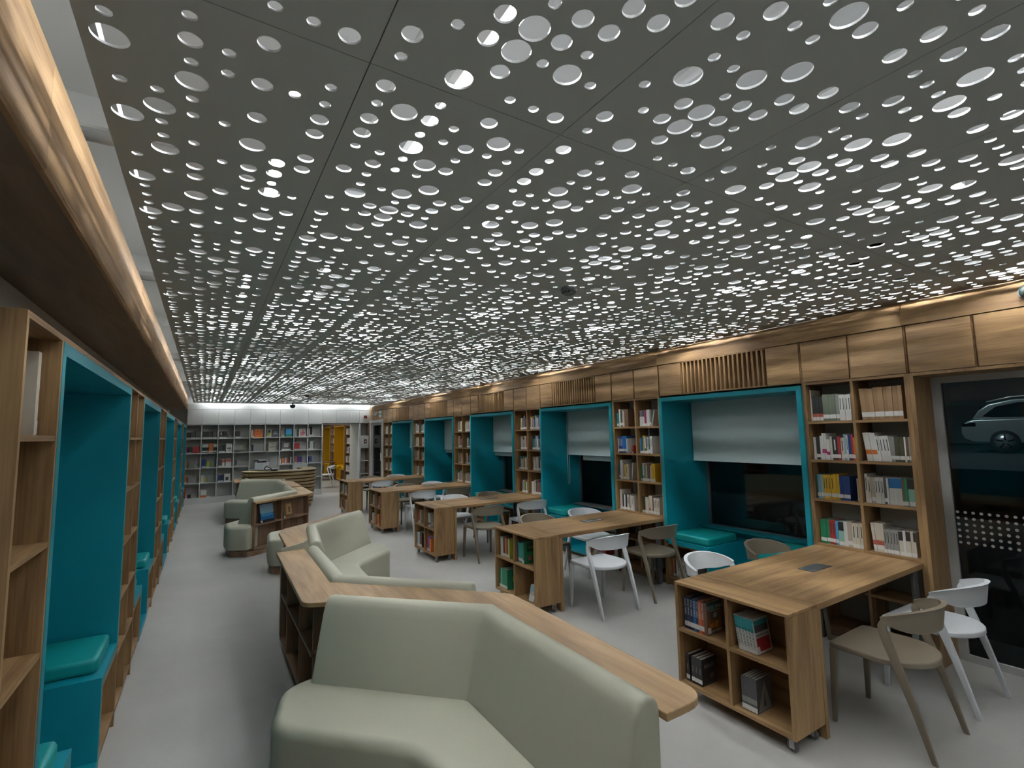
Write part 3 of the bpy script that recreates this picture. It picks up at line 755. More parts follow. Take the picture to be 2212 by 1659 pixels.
def module(dx, dy, which):
    T = lambda P: [(p[0]+dx, p[1]+dy) for p in P]
    A = arc_path(T([(1.402,1.30),(1.402,2.46),(.70,3.17)]), .07)
    sofa_back(A, 'sage green corner sofa facing the camera side, %s' % which[0], flip=False,
        seat=(T([(1.30,1.12),(.84,1.12),(.84,2.12),(.295,2.68),(.40,3.05),(.66,3.13),(1.30,2.46)]), [0,.04,.40,.20,.18,.05,.10]), loc=(1.0+dx,2.2+dy,0))
    return A
# travel along A with the seat on the left-hand side: from (1.42,1.30) up (+y) the left is -x
module(0, 0, ['largest one at the bottom of the photo'])
B1 = arc_path([(.79,4.76),(.765,3.63),(1.47,2.90)], .07)
sofa_back(B1, top=-.03, label='sage green corner sofa facing the tables, back roll along the oak ledge',
    seat=([(.83,4.80),(.86,3.78),(1.44,3.14),(1.86,3.20),(1.90,3.45),(1.42,4.00),(1.40,4.80)], [0,.1,0,.14,.14,.2,0]), loc=(1.2,3.9,0), flip=False)
ledge([(.56,4.80),(.53,3.26),(.72,3.178),(1.405,2.485),(1.405,1.275),(1.63,1.275),(1.645,2.70),(1.465,2.893),(.762,3.622),(.79,4.80)],
      [0,.10,0,0,.0,.105,.10,0,0,0], 'long angular oak ledge bookcase between the two nearest sofas', 'oak ledge bookcases',
      [(.62,3.42,.80,3.42),(.60,3.80,.75,3.80),(.60,4.40,.75,4.40),(.74,3.55,.76,4.78),(1.45,1.70,1.56,1.70),(1.56,1.70,1.56,2.62),(1.45,2.60,1.56,2.60),(.85,3.30,1.38,2.78),(.60,4.78,.76,4.78)],
      shelves=[[(.60,3.36),(.72,3.36),(.76,3.62),(.76,4.78),(.60,4.78)], [(1.44,1.68),(1.575,1.68),(1.575,2.62),(1.44,2.62)]])
# second group
C1 = arc_path([(1.66,6.50),(.955,5.78),(.83,4.84)], .07)
sofa_back(C1, top=-.01, label='sage green corner sofa joined on behind the one by the ledge, facing the tables',
    seat=([(1.40,4.805),(1.43,5.42),(1.93,5.90),(1.95,6.30),(1.62,6.50),(1.0,5.80),(.86,4.805)], [0,.2,.14,.16,.05,.1,0]), loc=(1.3,5.6,0), flip=False)
# cap panel where the two ledges meet
ledge([(.66,4.86),(.69,5.78),(.76,5.96),(.97,6.14),(1.60,6.72),(1.68,6.53),(.97,5.84),(.845,4.86)], [.0,.1,.06,0,.05,0,0,0],
      'second short oak ledge bookcase behind the joined sofa', 'oak ledge bookcases',
      [(.70,4.90,.80,4.90),(.72,5.0,.74,5.70),(.80,5.92,1.50,6.60)], shelves=[[(.71,4.88),(.83,4.88),(.92,5.78),(.80,5.88),(.73,5.70)]])
t = thing('sofa_end_panel', 'low sage green end panel between the first and second oak ledges', 'panel', (.74, 4.83, 0), None)
MB().add([(x, y, z) for y in (4.818, 4.842) for x, z in ((.60,.10),(.82,.10),(.82,.875),(.79,.855),(.74,.845),(.60,.82))],
         [(0,1,2,3,4,5),(11,10,9,8,7,6)]+[(i,(i+1)%6,6+(i+1)%6,6+i) for i in range(6)]).build('panel', SOFA, t)
sofa_back(None, 'low sage green backless bench end behind the second ledge', name='bench', loc=(1.2,7.6,0), group='sage upholstered benches',
    seat=([(.76,7.35),(1.05,7.22),(1.75,7.35),(1.80,7.95),(1.15,8.12),(.80,7.95)], [.17,.1,.1,.1,.15,.17]))
# third group: a sofa facing away with an open shelf unit towards the camera
E1 = arc_path([(.685,8.79),(1.43,9.50),(1.45,10.66)], .07)
sofa_back(E1, foot=.30, label='sage green sofa facing away whose back roll tops an open shelf unit',
    seat=([(.33,8.74),(.62,8.60),(.78,8.86),(1.34,9.46),(1.34,10.66),(.85,10.66),(.85,9.85),(.30,9.20)], [.17,.06,0,.05,0,.06,.3,.25]), loc=(.9,9.4,0), flip=False)
t = ledge([(.70,8.62),(1.16,8.99),(1.60,9.34),(1.69,9.52),(1.69,10.70),(1.44,10.70),(1.42,9.53),(.685,8.80)], [.0,0,.05,.05,.05,0,0,0],
      'oak ledge bookcase with two display compartments facing the camera', 'oak ledge bookcases', [(.705,8.665,.66,8.72),(1.12,9.0,1.07,9.09),(1.585,9.37,1.50,9.50),(.665,8.75,1.42,9.46),(1.42,9.47,1.575,9.47),(1.585,9.40,1.585,10.6),(1.45,10.64,1.585,10.64)],
      shelves=[[(.71,8.66),(1.59,9.365),(1.60,9.50),(1.60,10.66),(1.45,10.66),(1.44,9.50),(.665,8.76)]])
MB().add([(x,y,z) for z in (.09,) for x,y in ((.650,8.715),(.690,8.655),(.705,8.668),(.668,8.725))]+[(x,y,LZ-.0) for x,y in ((.650,8.715),(.690,8.655),(.705,8.668),(.668,8.725))],
         [(3,2,1,0),(4,5,6,7),(0,1,5,4),(1,2,6,5),(2,3,7,6),(3,0,4,7)]).build('end_strip', WZ, t)
MB().prism([(.40,8.75),(.60,8.62),(.70,8.66),(1.60,9.30),(1.55,9.38),(.66,8.70)], 0, .075).build('plinth', DWX, t)
# fourth group, by the reception desk
module(.08, 9.62, ['the farthest one before the reception desk'])
G1 = arc_path([(.83,14.0),(.83,13.20),(1.56,12.50)], .07)
sofa_back(G1, top=-.03, label='farthest sage green sofa, facing the reception desk', seat=([(.88,14.0),(.90,13.40),(1.50,12.76),(1.90,12.80),(1.60,13.30),(1.42,14.0)], [0,.1,0,.14,.2,0]), loc=(1.2,13.3,0), flip=False)
ledge([(.62,14.0),(.60,12.88),(.80,12.798),(1.485,12.105),(1.485,10.895),(1.71,10.895),(1.725,12.30),(1.553,12.493),(.825,13.19),(.825,14.0)],
      [0,.10,0,0,.0,.105,.10,0,0,0], 'angular oak ledge bookcase between the two farthest sofas', 'oak ledge bookcases',
      [(.68,13.04,.86,13.04),(.70,13.2,.70,13.95),(1.67,10.95,1.67,12.2)], shelves=[[(.66,12.98),(.80,12.98),(.81,13.20),(.81,13.97),(.66,13.97)], [(1.54,10.95),(1.68,10.95),(1.68,12.2),(1.54,12.2)]])

# ------------------------------------------------------------------ reception desk
t = thing('reception_desk', 'boat shaped reception desk of stacked curved plywood layers', 'desk', (1.7, 13.9, 0))
outer = [(.80,14.05),(.84,13.55),(1.15,13.36),(1.60,13.26),(2.00,13.22),(2.30,13.32),(2.47,13.55),(2.55,14.0),(2.52,14.5),(2.40,14.80)]
inner = [(2.16,14.62),(2.24,14.3),(2.22,13.95),(2.10,13.72),(1.85,13.62),(1.60,13.62),(1.15,13.72),(1.02,13.95),(1.0,14.1)]
def smooth(P, n=3):
    for _ in range(n-1):
        Q = [P[0]]
        for a, c in zip(P[:-1], P[1:]): Q += [(a[0]*.75+c[0]*.25, a[1]*.75+c[1]*.25), (a[0]*.25+c[0]*.75, a[1]*.25+c[1]*.75)]
        P = Q+[P[-1]]
    return P
O_, I_ = smooth(outer), smooth(inner)
nl = 11
for i in range(nl):
    f = i/(nl-1); cxy = (1.75, 14.1)
    k = .86+.14*f**.6; kk = k
    P = [(cxy[0]+(x-cxy[0])*kk, cxy[1]+(y-cxy[1])*kk) for x, y in O_]+[(x, y) for x, y in I_]
    z0 = .03+i*.0835; MB().prism(P, z0, z0+.058).build('layer', PLY, t, bevel=.012, seg=2)
    P2 = [(cxy[0]+(x-cxy[0])*(k-.035), cxy[1]+(y-cxy[1])*(k-.035)) for x, y in O_]+[(x, y) for x, y in I_]
    MB().prism(P2, z0+.0582, z0+.0833).build('gap_recess', PLYGAP, t)
MB().prism(O_+I_, .951, .975).build('counter', wood('plywood_top','x',(.42,.35,.23),(.33,.26,.16)), t, bevel=.006, seg=2)
MB().prism([(cxy[0]+(x-cxy[0])*.80, cxy[1]+(y-cxy[1])*.80) for x, y in O_]+I_, 0, .029).build('plinth', DMET, t)
o = MB().box(.93,1.24,13.40,13.58,.9755,.982).build('paper_pad', mat('yellow_paper', (.55,.42,.16), .7)); o.rotation_euler = (0,0,0)
tag(o, 'yellow paper pad lying on the reception desk', 'paper')
t = thing('phone', 'black corded desk phone on the reception desk beside the yellow pad', 'phone', (1.38,13.56,.9825))
MB().box(1.41,1.55,13.45,13.62,.9755,1.005).build('base', BLACK, t, bevel=.01)
MB().tube([(1.43,13.50,1.02),(1.36,13.52,1.06),(1.30,13.53,1.09),(1.26,13.55,1.05),(1.28,13.57,1.0)], .010, 8).build('handset', BLACK, t)
MB().tube([(1.30,13.50,.99),(1.27,13.50,1.03),(1.30,13.50,1.08),(1.36,13.50,1.12)], .006, 6).build('cord', BLACK, t)

# printer in the double compartment
t = thing('printer', 'white multifunction laser printer in the wide compartment of the far bookcase', 'printer', (1.45, YF+.16, .875))
MBp(-.38).box(1.66,2.03,YF+.03,YF+.27,.8755,1.055).build('body', WPLAS, t, bevel=.012)
MBp(-.38).box(1.72,1.97,YF+.05,YF+.26,1.055,1.085).build('output_slot', BLACK, t)
MBp(-.38).box(1.66,2.08,YF+.03,YF+.27,1.10,1.15).build('scanner', WPLAS, t, bevel=.01)
MBp(-.38).box(1.665,1.755,YF+.024,YF+.0299,1.105,1.14).build('control_panel', BLACK, t)
MBp(-.38).box(1.68,1.72,YF+.06,YF+.26,1.055,1.10).box(1.97,2.01,YF+.06,YF+.26,1.055,1.10).build('scanner_posts', WPLAS, t)
MBp(-.38).add([(1.87,YF+.028,1.108),(2.07,YF+.028,1.135),(2.07,YF+.028,1.146),(1.87,YF+.029,1.112),(1.87,YF+.0299,1.108),(2.07,YF+.0299,1.135),(2.07,YF+.0299,1.146),(1.87,YF+.0299,1.112)],[(0,1,2,3),(7,6,5,4),(0,4,5,1),(1,5,6,2),(2,6,7,3),(3,7,4,0)]).build('edge_trim', BLACK, t)
MBp(-.38).box(1.67,2.02,YF+.0285,YF+.0299,.955,.958,0).box(1.80,1.88,YF+.027,YF+.0299,.905,.912,0).build('drawer_line', mat('seam_grey',(.25,.26,.27),.6), t)
MBp(-.38).lathe((1.845,YF+.029,1.005),[(.014,0),(.014,.001)],16,0,'y').build('badge', mat('badge_grey',(.3,.33,.36),.5), t)

# detectors and cameras on the ceiling
def detector(x, y, label, r=.055, M=None):
    t = thing('smoke_detector', label, 'detector', (x,y,ZC))
    MB().lathe((x,y,ZC), [(r*.95,-.0005),(r,-.012),(r*.96,-.03)], 24).build('base', M or mat('grey_plastic',(.20,.21,.21),.5), t)
    MB().lathe((x,y,ZC-.031), [(r*.8,0),(r*.74,-.012),(r*.5,-.02),(r*.1,-.022)], 24).build('cap', M or MATS['grey_plastic'], t)
    for q in range(14):
        a = q*2*PI/14; MB().box(x+r*.78*math.cos(a)-.003, x+r*.78*math.cos(a)+.003, y+r*.78*math.sin(a)-.003, y+r*.78*math.sin(a)+.003, ZC-.042, ZC-.030).build('vent', BLACK, t)
detector(2.13, 2.64, 'grey smoke detector under the perforated ceiling, the nearest one')
detector(2.05, 12.6, 'black smoke detector under the far part of the ceiling', .06, BLACK)
t = thing('ceiling_camera', 'black dome camera hanging from the ceiling before the far bookcase', 'camera', (2.14,15.5,ZC))
MB().tube([(2.14,15.5,ZC-.001),(2.14,15.5,ZC-.06)], .02, 10).build('mount', BLACK, t)
MB().lathe((2.14,15.5,ZC-.061), [(.02,0),(.07,-.006),(.075,-.05),(.055,-.09),(.02,-.105)], 18).build('dome', BLACK, t)
t = thing('wall_sensor', 'round dark green sensor on the oak bulkhead at the right edge', 'sensor', (XR,.90,2.66))
MB().lathe((XR-.0005,.895,2.655), [(.045,0),(.045,-.02),(.03,-.035),(.01,-.04)], 20, 0, 'x').build('dome', mat('dark_green_glass',(.03,.05,.04),.5), t)
MB().lathe((XR,.895,2.655), [(.055,0),(.052,-.012)], 20, 0, 'x').build('rim', mat('grey_plastic',(.2,.21,.21),.5), t)

# ------------------------------------------------------------------ books
PALC = {'white':(.62,.62,.59),'cream':(.55,.51,.42),'beige':(.42,.36,.29),'black':(.022,.021,.022),'grey':(.25,.25,.24),'dark grey':(.07,.07,.075),
 'navy':(.015,.04,.16),'black blue':(.012,.022,.06),'blue':(.02,.13,.33),'teal':(.03,.26,.29),'light blue':(.25,.40,.50),'green':(.02,.20,.10),'sage':(.15,.18,.13),'red':(.33,.03,.03),
 'orange':(.60,.16,.03),'yellow':(.62,.38,.03),'kraft':(.33,.21,.11),'tan':(.27,.165,.085),'brown':(.14,.08,.05),'magenta':(.32,.02,.12),'pink':(.50,.18,.20),'mint':(.25,.45,.38),
 'olive':(.06,.06,.035),'lime':(.38,.42,.04),'terracotta':(.36,.09,.06),'purple':(.12,.08,.28),'silver':(.22,.23,.21),'sky':(.06,.28,.55)}
def cmat(c): return mat('cover_'+c.replace(' ','_'), PALC[c], .38)
BMESH = {}
def book_mesh(col, style='l', band=None):
    """unit book: spine at x=0 facing -x, thickness along y, height along z"""
    key = (col, style, band)
    if key in BMESH: return BMESH[key]
    b = MB(); b.box(0,1,-.5,-.43,0,1).box(0,1,.43,.5,0,1).box(0,.03,-.43,.43,0,1).box(.03,.97,-.43,.43,.012,.985,1)
    if 'l' in style: b.box(-.006,.0,-.5,.5,.09,.24,2)
    if 'm' in style: b.box(-.006,.0,-.5,.5,.02,.17,2)
    if 't' in style: b.box(-.004,0,-.12,.12,.42,.86,3)
    if 'h' in style: b.box(-.004,0,-.5,.5,.62,.985,4)
    if 'b' in style: b.box(-.004,0,-.5,.5,.24,.40,4)
    if 'f' in style: b.box(-.004,0,-.5,.5,.02,.30,4)
    o = b.build('book', [cmat(col), PAGES, LAB, INK if col not in ('black','navy','brown','dark grey','olive','purple') else LAB, cmat(band or 'black')])
    me = o.data; bpy.data.objects.remove(o); BMESH[key] = me; return me
def put_book(x, y, z, w, h, d, rz, col, style='l', band=None, lean=0, label='', group=None):
    o = bpy.data.objects.new('book', book_mesh(col, style, band)); COL.objects.link(o)
    o.scale = (d, w*.985, h); o.location = (x, y, z+.001+abs(math.sin(lean))*w/2); o.rotation_euler = (lean, 0, rz)
    tag(o, label, 'book', group); return o
ORD = ['first','second','third','fourth','fifth','sixth','seventh','eighth','ninth','tenth','eleventh','twelfth','thirteenth','fourteenth','fifteenth','sixteenth','seventeenth','eighteenth','nineteenth','twentieth']
def expand(lst):
    out = []
    for e in lst:
        n, col, w, h = e[:4]; st = e[4] if len(e) > 4 else 'l'; bd = e[5] if len(e) > 5 else None; ln = e[6] if len(e) > 6 else 0
        for i in range(n): out.append((col, w, h*(1+rnd.uniform(-.012,.012)), st, bd, ln))
    return out
def fill_right(lst, yl, yr, z, where, group, x=XR+.035):
    """left to right as seen from the room = from yl down to yr"""
    y = yl-.012; i = 0
    for col, w, h, st, bd, ln in expand(lst):
        if col == 'gap': y -= w; continue
        sh = math.sin(ln)*h
        if y-w < yr: break
        put_book(x+rnd.uniform(0,.008), y-w/2-(sh if ln > 0 else 0), z, w/max(.5,math.cos(ln)), h, .17+rnd.uniform(-.02,.02), 0, col, st, bd, -ln,
                 '%s book, %s from left, %s' % (col, ORD[min(i,19)], where), group)
        y -= w+.0006; i += 1
def cells(k):
    y0, y1 = BY[k]; ym = (y0+y1)/2
    return [(y1-.033, ym+.011), (ym-.011, y0+.033)]
rowz = SH[:4]
R1 = [[[(1,'cream',.012,.285,'m'),(3,'black',.029,.222,'mf','terracotta'),(4,'sage',.026,.235),(1,'silver',.028,.235),(5,'white',.0225,.225,'mt')],
       [(1,'gap',.012,.0),(1,'kraft',.034,.262,'l',None,.05),(1,'tan',.034,.260,'l',None,.04),(1,'kraft',.030,.258,'l',None,.04),(1,'tan',.034,.262,'l',None,.03),(1,'kraft',.036,.262,'l',None,.02),(1,'tan',.030,.260,'l'),(1,'kraft',.034,.262,'l'),(1,'tan',.034,.266,'l'),(1,'kraft',.030,.266,'l')]],
      [[(1,'white',.019,.20,'m'),(1,'black',.034,.205),(1,'white',.018,.21,'m'),(2,'white',.017,.235,'lb','magenta'),(1,'white',.026,.18,'lb','magenta'),(1,'cream',.021,.205),(1,'black',.042,.205,'lt'),(1,'red',.022,.205),(1,'cream',.026,.192,'lt'),(1,'light blue',.018,.222),(1,'white',.014,.218,'t'),(1,'navy',.022,.22),(1,'red',.016,.22),(1,'orange',.018,.195)],
       [(1,'gap',.01,0),(4,'white',.022,.232,'lb','orange',.10),(4,'white',.022,.205,'mt',None,.08),(2,'grey',.02,.20,'l',None,.05),(2,'olive',.032,.20),(1,'white',.011,.20,'m'),(1,'brown',.014,.20),(1,'grey',.012,.2)]],
      [[(1,'teal',.014,.205),(2,'light blue',.018,.205),(4,'yellow',.021,.207,'lt'),(2,'yellow',.024,.22,'l'),(3,'navy',.026,.205),(1,'gap',.055,0),(1,'cream',.010,.19,'m')],
       [(1,'white',.021,.235,'mt'),(1,'cream',.019,.21,'mt'),(1,'beige',.028,.21),(3,'white',.02,.212,'mt'),(1,'dark grey',.018,.205),(1,'white',.014,.212,'m'),(3,'white',.029,.215,'mh','blue'),(1,'brown',.019,.21,'m'),(1,'green',.018,.212,'m'),(2,'mint',.022,.215,'mh','black'),(1,'white',.014,.228,'mt'),(1,'mint',.018,.215,'mh','black')]],
      [[(3,'green',.0245,.205,'l'),(2,'red',.024,.205,'lt'),(1,'sky',.021,.20),(2,'mint',.021,.202,'mh','black'),(1,'white',.030,.205,'m'),(1,'beige',.034,.21),(3,'cream',.0275,.205,'mt'),(1,'cream',.014,.20,'m')],
       [(1,'gap',.012,0),(4,'cream',.0215,.228,'lb','terracotta',.06),(5,'grey',.0195,.19,'mt'),(1,'cream',.028,.19,'mh','black'),(1,'white',.018,.195,'m'),(1,'cream',.030,.19,'mh','black'),(1,'cream',.016,.19,'m'),(1,'cream',.016,.19,'mh','black')]]]
R2_ = [[[(2,'teal',.018,.185,'lt'),(1,'white',.014,.235),(1,'cream',.012,.225,'l'),(2,'dark grey',.018,.225),(1,'cream',.014,.22),(1,'cream',.018,.20),(1,'brown',.07,.225,'p')],
        [(1,'gap',.02,0),(4,'white',.0185,.195,'mh','dark grey'),(1,'magenta',.03,.20,'m'),(3,'white',.018,.205,'m'),(1,'grey',.024,.2),(1,'white',.012,.21,'m',None,-.25)]],
       [[(1,'cream',.01,.19),(4,'navy',.019,.215,'lt'),(3,'blue',.0215,.22),(1,'white',.010,.19,'m'),(1,'gap',.09,0),(1,'red',.018,.10,'m')],
        [(1,'light blue',.014,.19,'m'),(2,'blue',.014,.19,'m'),(1,'navy',.012,.22,'m'),(1,'lime',.02,.225,'m'),(1,'white',.018,.215,'mf','black'),(1,'magenta',.014,.215,'m'),(2,'mint',.018,.21,'mt'),(1,'dark grey',.018,.31,'m'),(2,'white',.018,.215,'mt')]],
       [[(2,'blue',.013,.205,'l'),(2,'white',.016,.245,'m'),(1,'cream',.018,.205,'m'),(1,'grey',.022,.20,'m'),(1,'yellow',.023,.19,'m'),(1,'cream',.024,.20,'mt'),(1,'cream',.022,.205,'m'),(1,'beige',.016,.19,'m'),(1,'gap',.03,0),(1,'white',.014,.22,'m',None,-.12)],
        [(1,'green',.022,.185,'m'),(1,'white',.026,.22,'mf','sage'),(1,'grey',.034,.205,'m'),(1,'cream',.020,.205,'m'),(1,'brown',.044,.215,'m'),(1,'white',.014,.2,'m'),(1,'cream',.010,.2,'m'),(2,'yellow',.028,.22,'m')]],
       [[(1,'cream',.040,.25,'m'),(1,'black',.024,.19,'m'),(2,'white',.014,.19,'m'),(1,'black',.026,.19,'m'),(2,'white',.016,.19,'mt'),(1,'grey',.02,.19,'m'),(2,'cream',.018,.19,'m'),(2,'white',.016,.185,'mt')],
        [(2,'olive',.022,.20,'m'),(2,'cream',.02,.19,'m'),(1,'cream',.014,.18,'m'),(1,'beige',.03,.215,'mf','terracotta'),(1,'cream',.026,.215,'m'),(1,'dark grey',.022,.20,'m'),(4,'cream',.0215,.195,'mt')]]]
rn = ['top', 'second', 'third', 'fourth']; cn = ['left', 'right']
for r in range(4):
    for c in range(2):
        yl, yr = cells(0)[c]; fill_right(R1[r][c], yl, yr, rowz[r], '%s %s shelf of the bay by the glass door' % (rn[r], cn[c]), 'books in the bay by the glass door')
        yl, yr = cells(1)[c]; fill_right(R2_[r][c], yl, yr, rowz[r], '%s %s shelf of the second right wall bay' % (rn[r], cn[c]), 'books in the second right wall bay')
rcols = ['white','white','cream','grey','beige','black','navy','green','red','yellow','light blue','white','dark grey','teal','terracotta','white']
def rndlist(frac, bias=None):
    L_ = []; tot = 0
    L_.append((1,'gap',rnd.uniform(.01,.16 if frac < .8 else .03),0)); tot = L_[0][2]
    while tot < .335*frac+.02:
        n = rnd.choice((1,1,2,3)); w = rnd.uniform(.014,.028)
        c = rnd.choice(bias or rcols); h = rnd.uniform(.175,.245); L_.append((n,c,w,h,rnd.choice(('m','mt','l','mh','mf')),rnd.choice(('black','blue','terracotta','grey')))); tot += n*w
    return L_
# cubby under the far bench of the nearest nook
fill_right([(1,'orange',.022,.19,'m'),(1,'navy',.026,.19,'m'),(1,'cream',.014,.19,'m'),(5,'white',.024,.175,'mt'),(1,'sage',.02,.175,'m'),(1,'black',.02,.19,'m'),(3,'white',.02,.17,'mt'),(1,'grey',.02,.17,'m')],
           FR[0][1]-.03, FR[0][1]-.55, .102, 'cubby under the far bench of the nearest right nook', 'books in the bench cubby')
fill_right([(3,'red',.02,.17,'m'),(2,'white',.02,.18,'m'),(3,'pink',.018,.17,'m'),(2,'grey',.02,.17,'m'),(3,'red',.018,.17,'m')],
           FR[1][0]+.54, FR[1][0]+.06, .102, 'cubby under the near bench of the second right nook', 'books in the second bench cubby')
yl, yr = cells(0)[0]; fill_right([(6,'white',.024,.20,'m'),(2,'grey',.02,.2,'m')], yl-.02, yr, SH[4], 'shelf under the nearest table', 'books under the nearest table')
yl, yr = cells(1)[1]; fill_right([(1,'black',.03,.19,'m'),(3,'cream',.022,.2,'m'),(2,'grey',.02,.2,'m')], yl-.02, yr, SH[5], 'lowest shelf under the second table', 'books under the second table')

# far bays: too small to tell the single books apart
def stuffbooks(name, specs, rz=0):
    names = list(PALC); b = MB()
    for x, y, z, w, h, d, col in specs:
        b.box(x, x+d, y-w/2, y+w/2, z+.001, z+h, names.index(col)); b.box(x-.001, x, y-w/2, y+w/2, z+.01, z+h*.2, len(names))
    o = b.build(name, [cmat(c) for c in names]+[LAB]); o['kind'] = 'stuff'; return o
sp = []
for k in (2, 3, 4, 5):
    for z in SH[:4]:
        for yl, yr in cells(k):
            y = yl-rnd.uniform(.02,.14)
            while y > yr+.03:
                w = rnd.uniform(.012,.028); sp.append((XR+.04, y-w/2, z, w*.97, rnd.uniform(.17,.24), .16, rnd.choice(rcols))); y -= w
for k in (2, 3):
    for z in SH[4:]:
        for yl, yr in cells(k):
            y = yl-.03
            while y > yr+.06:
                w = rnd.uniform(.012,.028); sp.append((XR+.04, y-w/2, z, w*.97, rnd.uniform(.17,.22), .16, rnd.choice(rcols))); y -= w
o = stuffbooks('row_of_books', sp); tag(o, 'rows of small distant books in the far oak bays of the right wall', 'books')

# books in the rolling bookcases (spines face the aisle)
CARTSP = []
def fill_cart(k, r, c, lst, lean=0):
    y0, y1 = TY[k]; ym = (y0+y1)/2
    yl, yr = ((y1-.02, ym+.01), (ym-.01, y0+.02))[c]; z = (.450, .110)[r]
    y = yl-.012; i = 0; out = []
    for col, w, h, st, bd, ln in expand(lst):
        if col == 'gap': y -= w; continue
        sh = math.sin(ln)*h
        if k > 2: CARTSP.append((2.815, y-w/2, z, w*.97, h, .155, col)); y -= w; continue
        out.append(put_book(2.815, y-w/2-(sh if ln > 0 else 0), z, w, h, .155, 0, col, st, bd, -ln,
                 '%s book, %s from left, %s %s cell of the %s rolling bookcase' % (col, ORD[i], ('upper','lower')[r], cn[c], tpos[k]), 'books in the %s rolling bookcase' % tpos[k]))
        y -= w+.0006; i += 1
    return out
c1 = fill_cart(0,0,0,[(1,'gap',.012,0),(3,'black blue',.023,.205,'l'),(1,'blue',.022,.205,'l'),(1,'navy',.016,.205,'l'),(1,'orange',.024,.205,'l'),(1,'terracotta',.02,.205,'l'),(1,'brown',.022,.205,'p')])
c2 = fill_cart(0,0,1,[(1,'gap',.006,0),(6,'white',.0195,.195,'mh','teal',.13)])
c3 = fill_cart(0,1,0,[(1,'gap',.004,0),(1,'black',.027,.168,'l'),(1,'gap',.014,0),(3,'black',.027,.168,'l')])
c4 = fill_cart(0,1,1,[(1,'gap',.03,0),(5,'dark grey',.019,.19,'mb','silver')])
def cover(book, parts, texts):
    """flat printed cover on the near (-y) side of a book; parts: (x0,x1,z0,z1,material) in unit cover coordinates"""
    for i, (x0,x1,z0,z1,M) in enumerate(parts):
        b = MB().box(x0,x1,-.5-.012*(i+1),-.5-.0005,z0,z1); o = b.build('cover_print', M, None); o.parent = book
    for s, size, x, z, M, asp in texts:
        sc_ = book.scale; mtx = Matrix.Translation((x,-.5-.012*(len(parts)+1),z)) @ Matrix.Diagonal((1/sc_[0]*asp,1/sc_[1],1/sc_[2],1)) @ Matrix.Rotation(PI/2,4,'X')
        text_mesh('lettering', s, size, M, book, mtx, ext=.0003)
def spine_text(book, s, size, M, z, asp=1.0):
    sc_ = book.scale; mtx = Matrix.Translation((-.012,0,z)) @ Matrix.Diagonal((1/sc_[0],1/sc_[1],1/sc_[2],1)) @ Matrix.Rotation(-PI/2,4,'Z') @ Matrix.Rotation(PI/2,4,'X') @ Matrix.Rotation(-PI/2,4,'Z')
    text_mesh('lettering', s, size, M, book, mtx, ext=.0002)
cover(c1[-1], [(.02,.98,.74,.985,mat('cover_dusk_teal',(.03,.10,.10),.5)),(.12,.88,.14,.42,mat('cover_ember',(.22,.10,.02),.5)),(.22,.46,.20,.34,cmat('orange')),(.52,.72,.18,.38,mat('cover_amber',(.55,.30,.05),.5)),(.44,.66,.50,.64,cmat('mint')),(.04,.24,.04,.22,LAB)],
      [('DOG MAN',.034,.54,.83,LAB,.92),('For Whom the Ball Rolls',.0115,.54,.735,LAB,.95),('DAV PILKEY',.023,.60,.09,LAB,.9)])
for b_ in c1[:-1]: spine_text(b_, 'DOG MAN', .021, LAB, .70)
cover(c2[-1], [(.06,.94,.60,.94,cmat('dark grey')),(.06,.94,.80,.94,cmat('teal')),(.08,.92,.06,.44,cmat('red')),(.0,.22,.0,.20,LAB)], [('SAVE ME A SEAT',.0195,.5,.51,INK,.95)])
for b_ in c2: spine_text(b_, 'SAVE ME A SEAT', .0155, INK, .42)
cover(c3[-1], [(.52,.80,.22,.40,cmat('brown'))], [('HOLES',.036,.48,.70,cmat('grey'),.95)])
for b_ in c3: spine_text(b_, 'HOLES', .013, cmat('grey'), .55)
tri = MB().add([(.05,-.52,.02),(.5,-.52,.9),(.95,-.52,.02),(.05,-.501,.02),(.5,-.501,.9),(.95,-.501,.02)],[(0,1,2),(5,4,3),(0,3,4,1),(1,4,5,2),(2,5,3,0)])
o = tri.build('cover_print', cmat('silver')); o.parent = c4[-1]
o = MB().add([(.40,-.53,.15),(.5,-.53,.6),(.60,-.53,.15),(.40,-.52,.15),(.5,-.52,.6),(.60,-.52,.15)],[(0,1,2),(5,4,3),(0,3,4,1),(1,4,5,2),(2,5,3,0)]).build('cover_print', cmat('olive')); o.parent = c4[-1]
d1 = fill_cart(1,0,0,[(1,'gap',.03,0),(2,'white',.03,.20,'m'),(1,'black',.03,.20,'m'),(1,'orange',.04,.205,'m'),(1,'black',.024,.20,'m'),(1,'cream',.024,.20,'m'),(1,'lime',.012,.19,'m')])
d2 = fill_cart(1,0,1,[(4,'teal',.02,.20,'l',None,.10),(1,'green',.04,.21,'m')]); cover(d2[-1], [(.25,.9,.55,.95,mat('cover_deep_green',(.01,.05,.04),.5)),(.30,.62,.14,.36,cmat('pink'))], [('CAFE',.03,.55,.75,cmat('lime'),.9)])
d3 = fill_cart(1,1,0,[(1,'green',.035,.20,'m'),(1,'mint',.02,.20,'m'),(3,'green',.035,.205,'m')]); cover(d3[-1], [(.02,.98,.02,.98,cmat('green')),(.45,.80,.35,.62,cmat('lime'))], [])
d4 = fill_cart(1,1,1,[(1,'gap',.19,0),(4,'white',.022,.17,'ht','light blue',-.30)])
d5 = fill_cart(2,0,0,[(1,'gap',.05,0),(1,'red',.05,.21,'m'),(1,'beige',.06,.20,'p')]); d6 = fill_cart(2,0,1,[(1,'gap',.04,0),(2,'white',.04,.20,'mf','black',.12)])
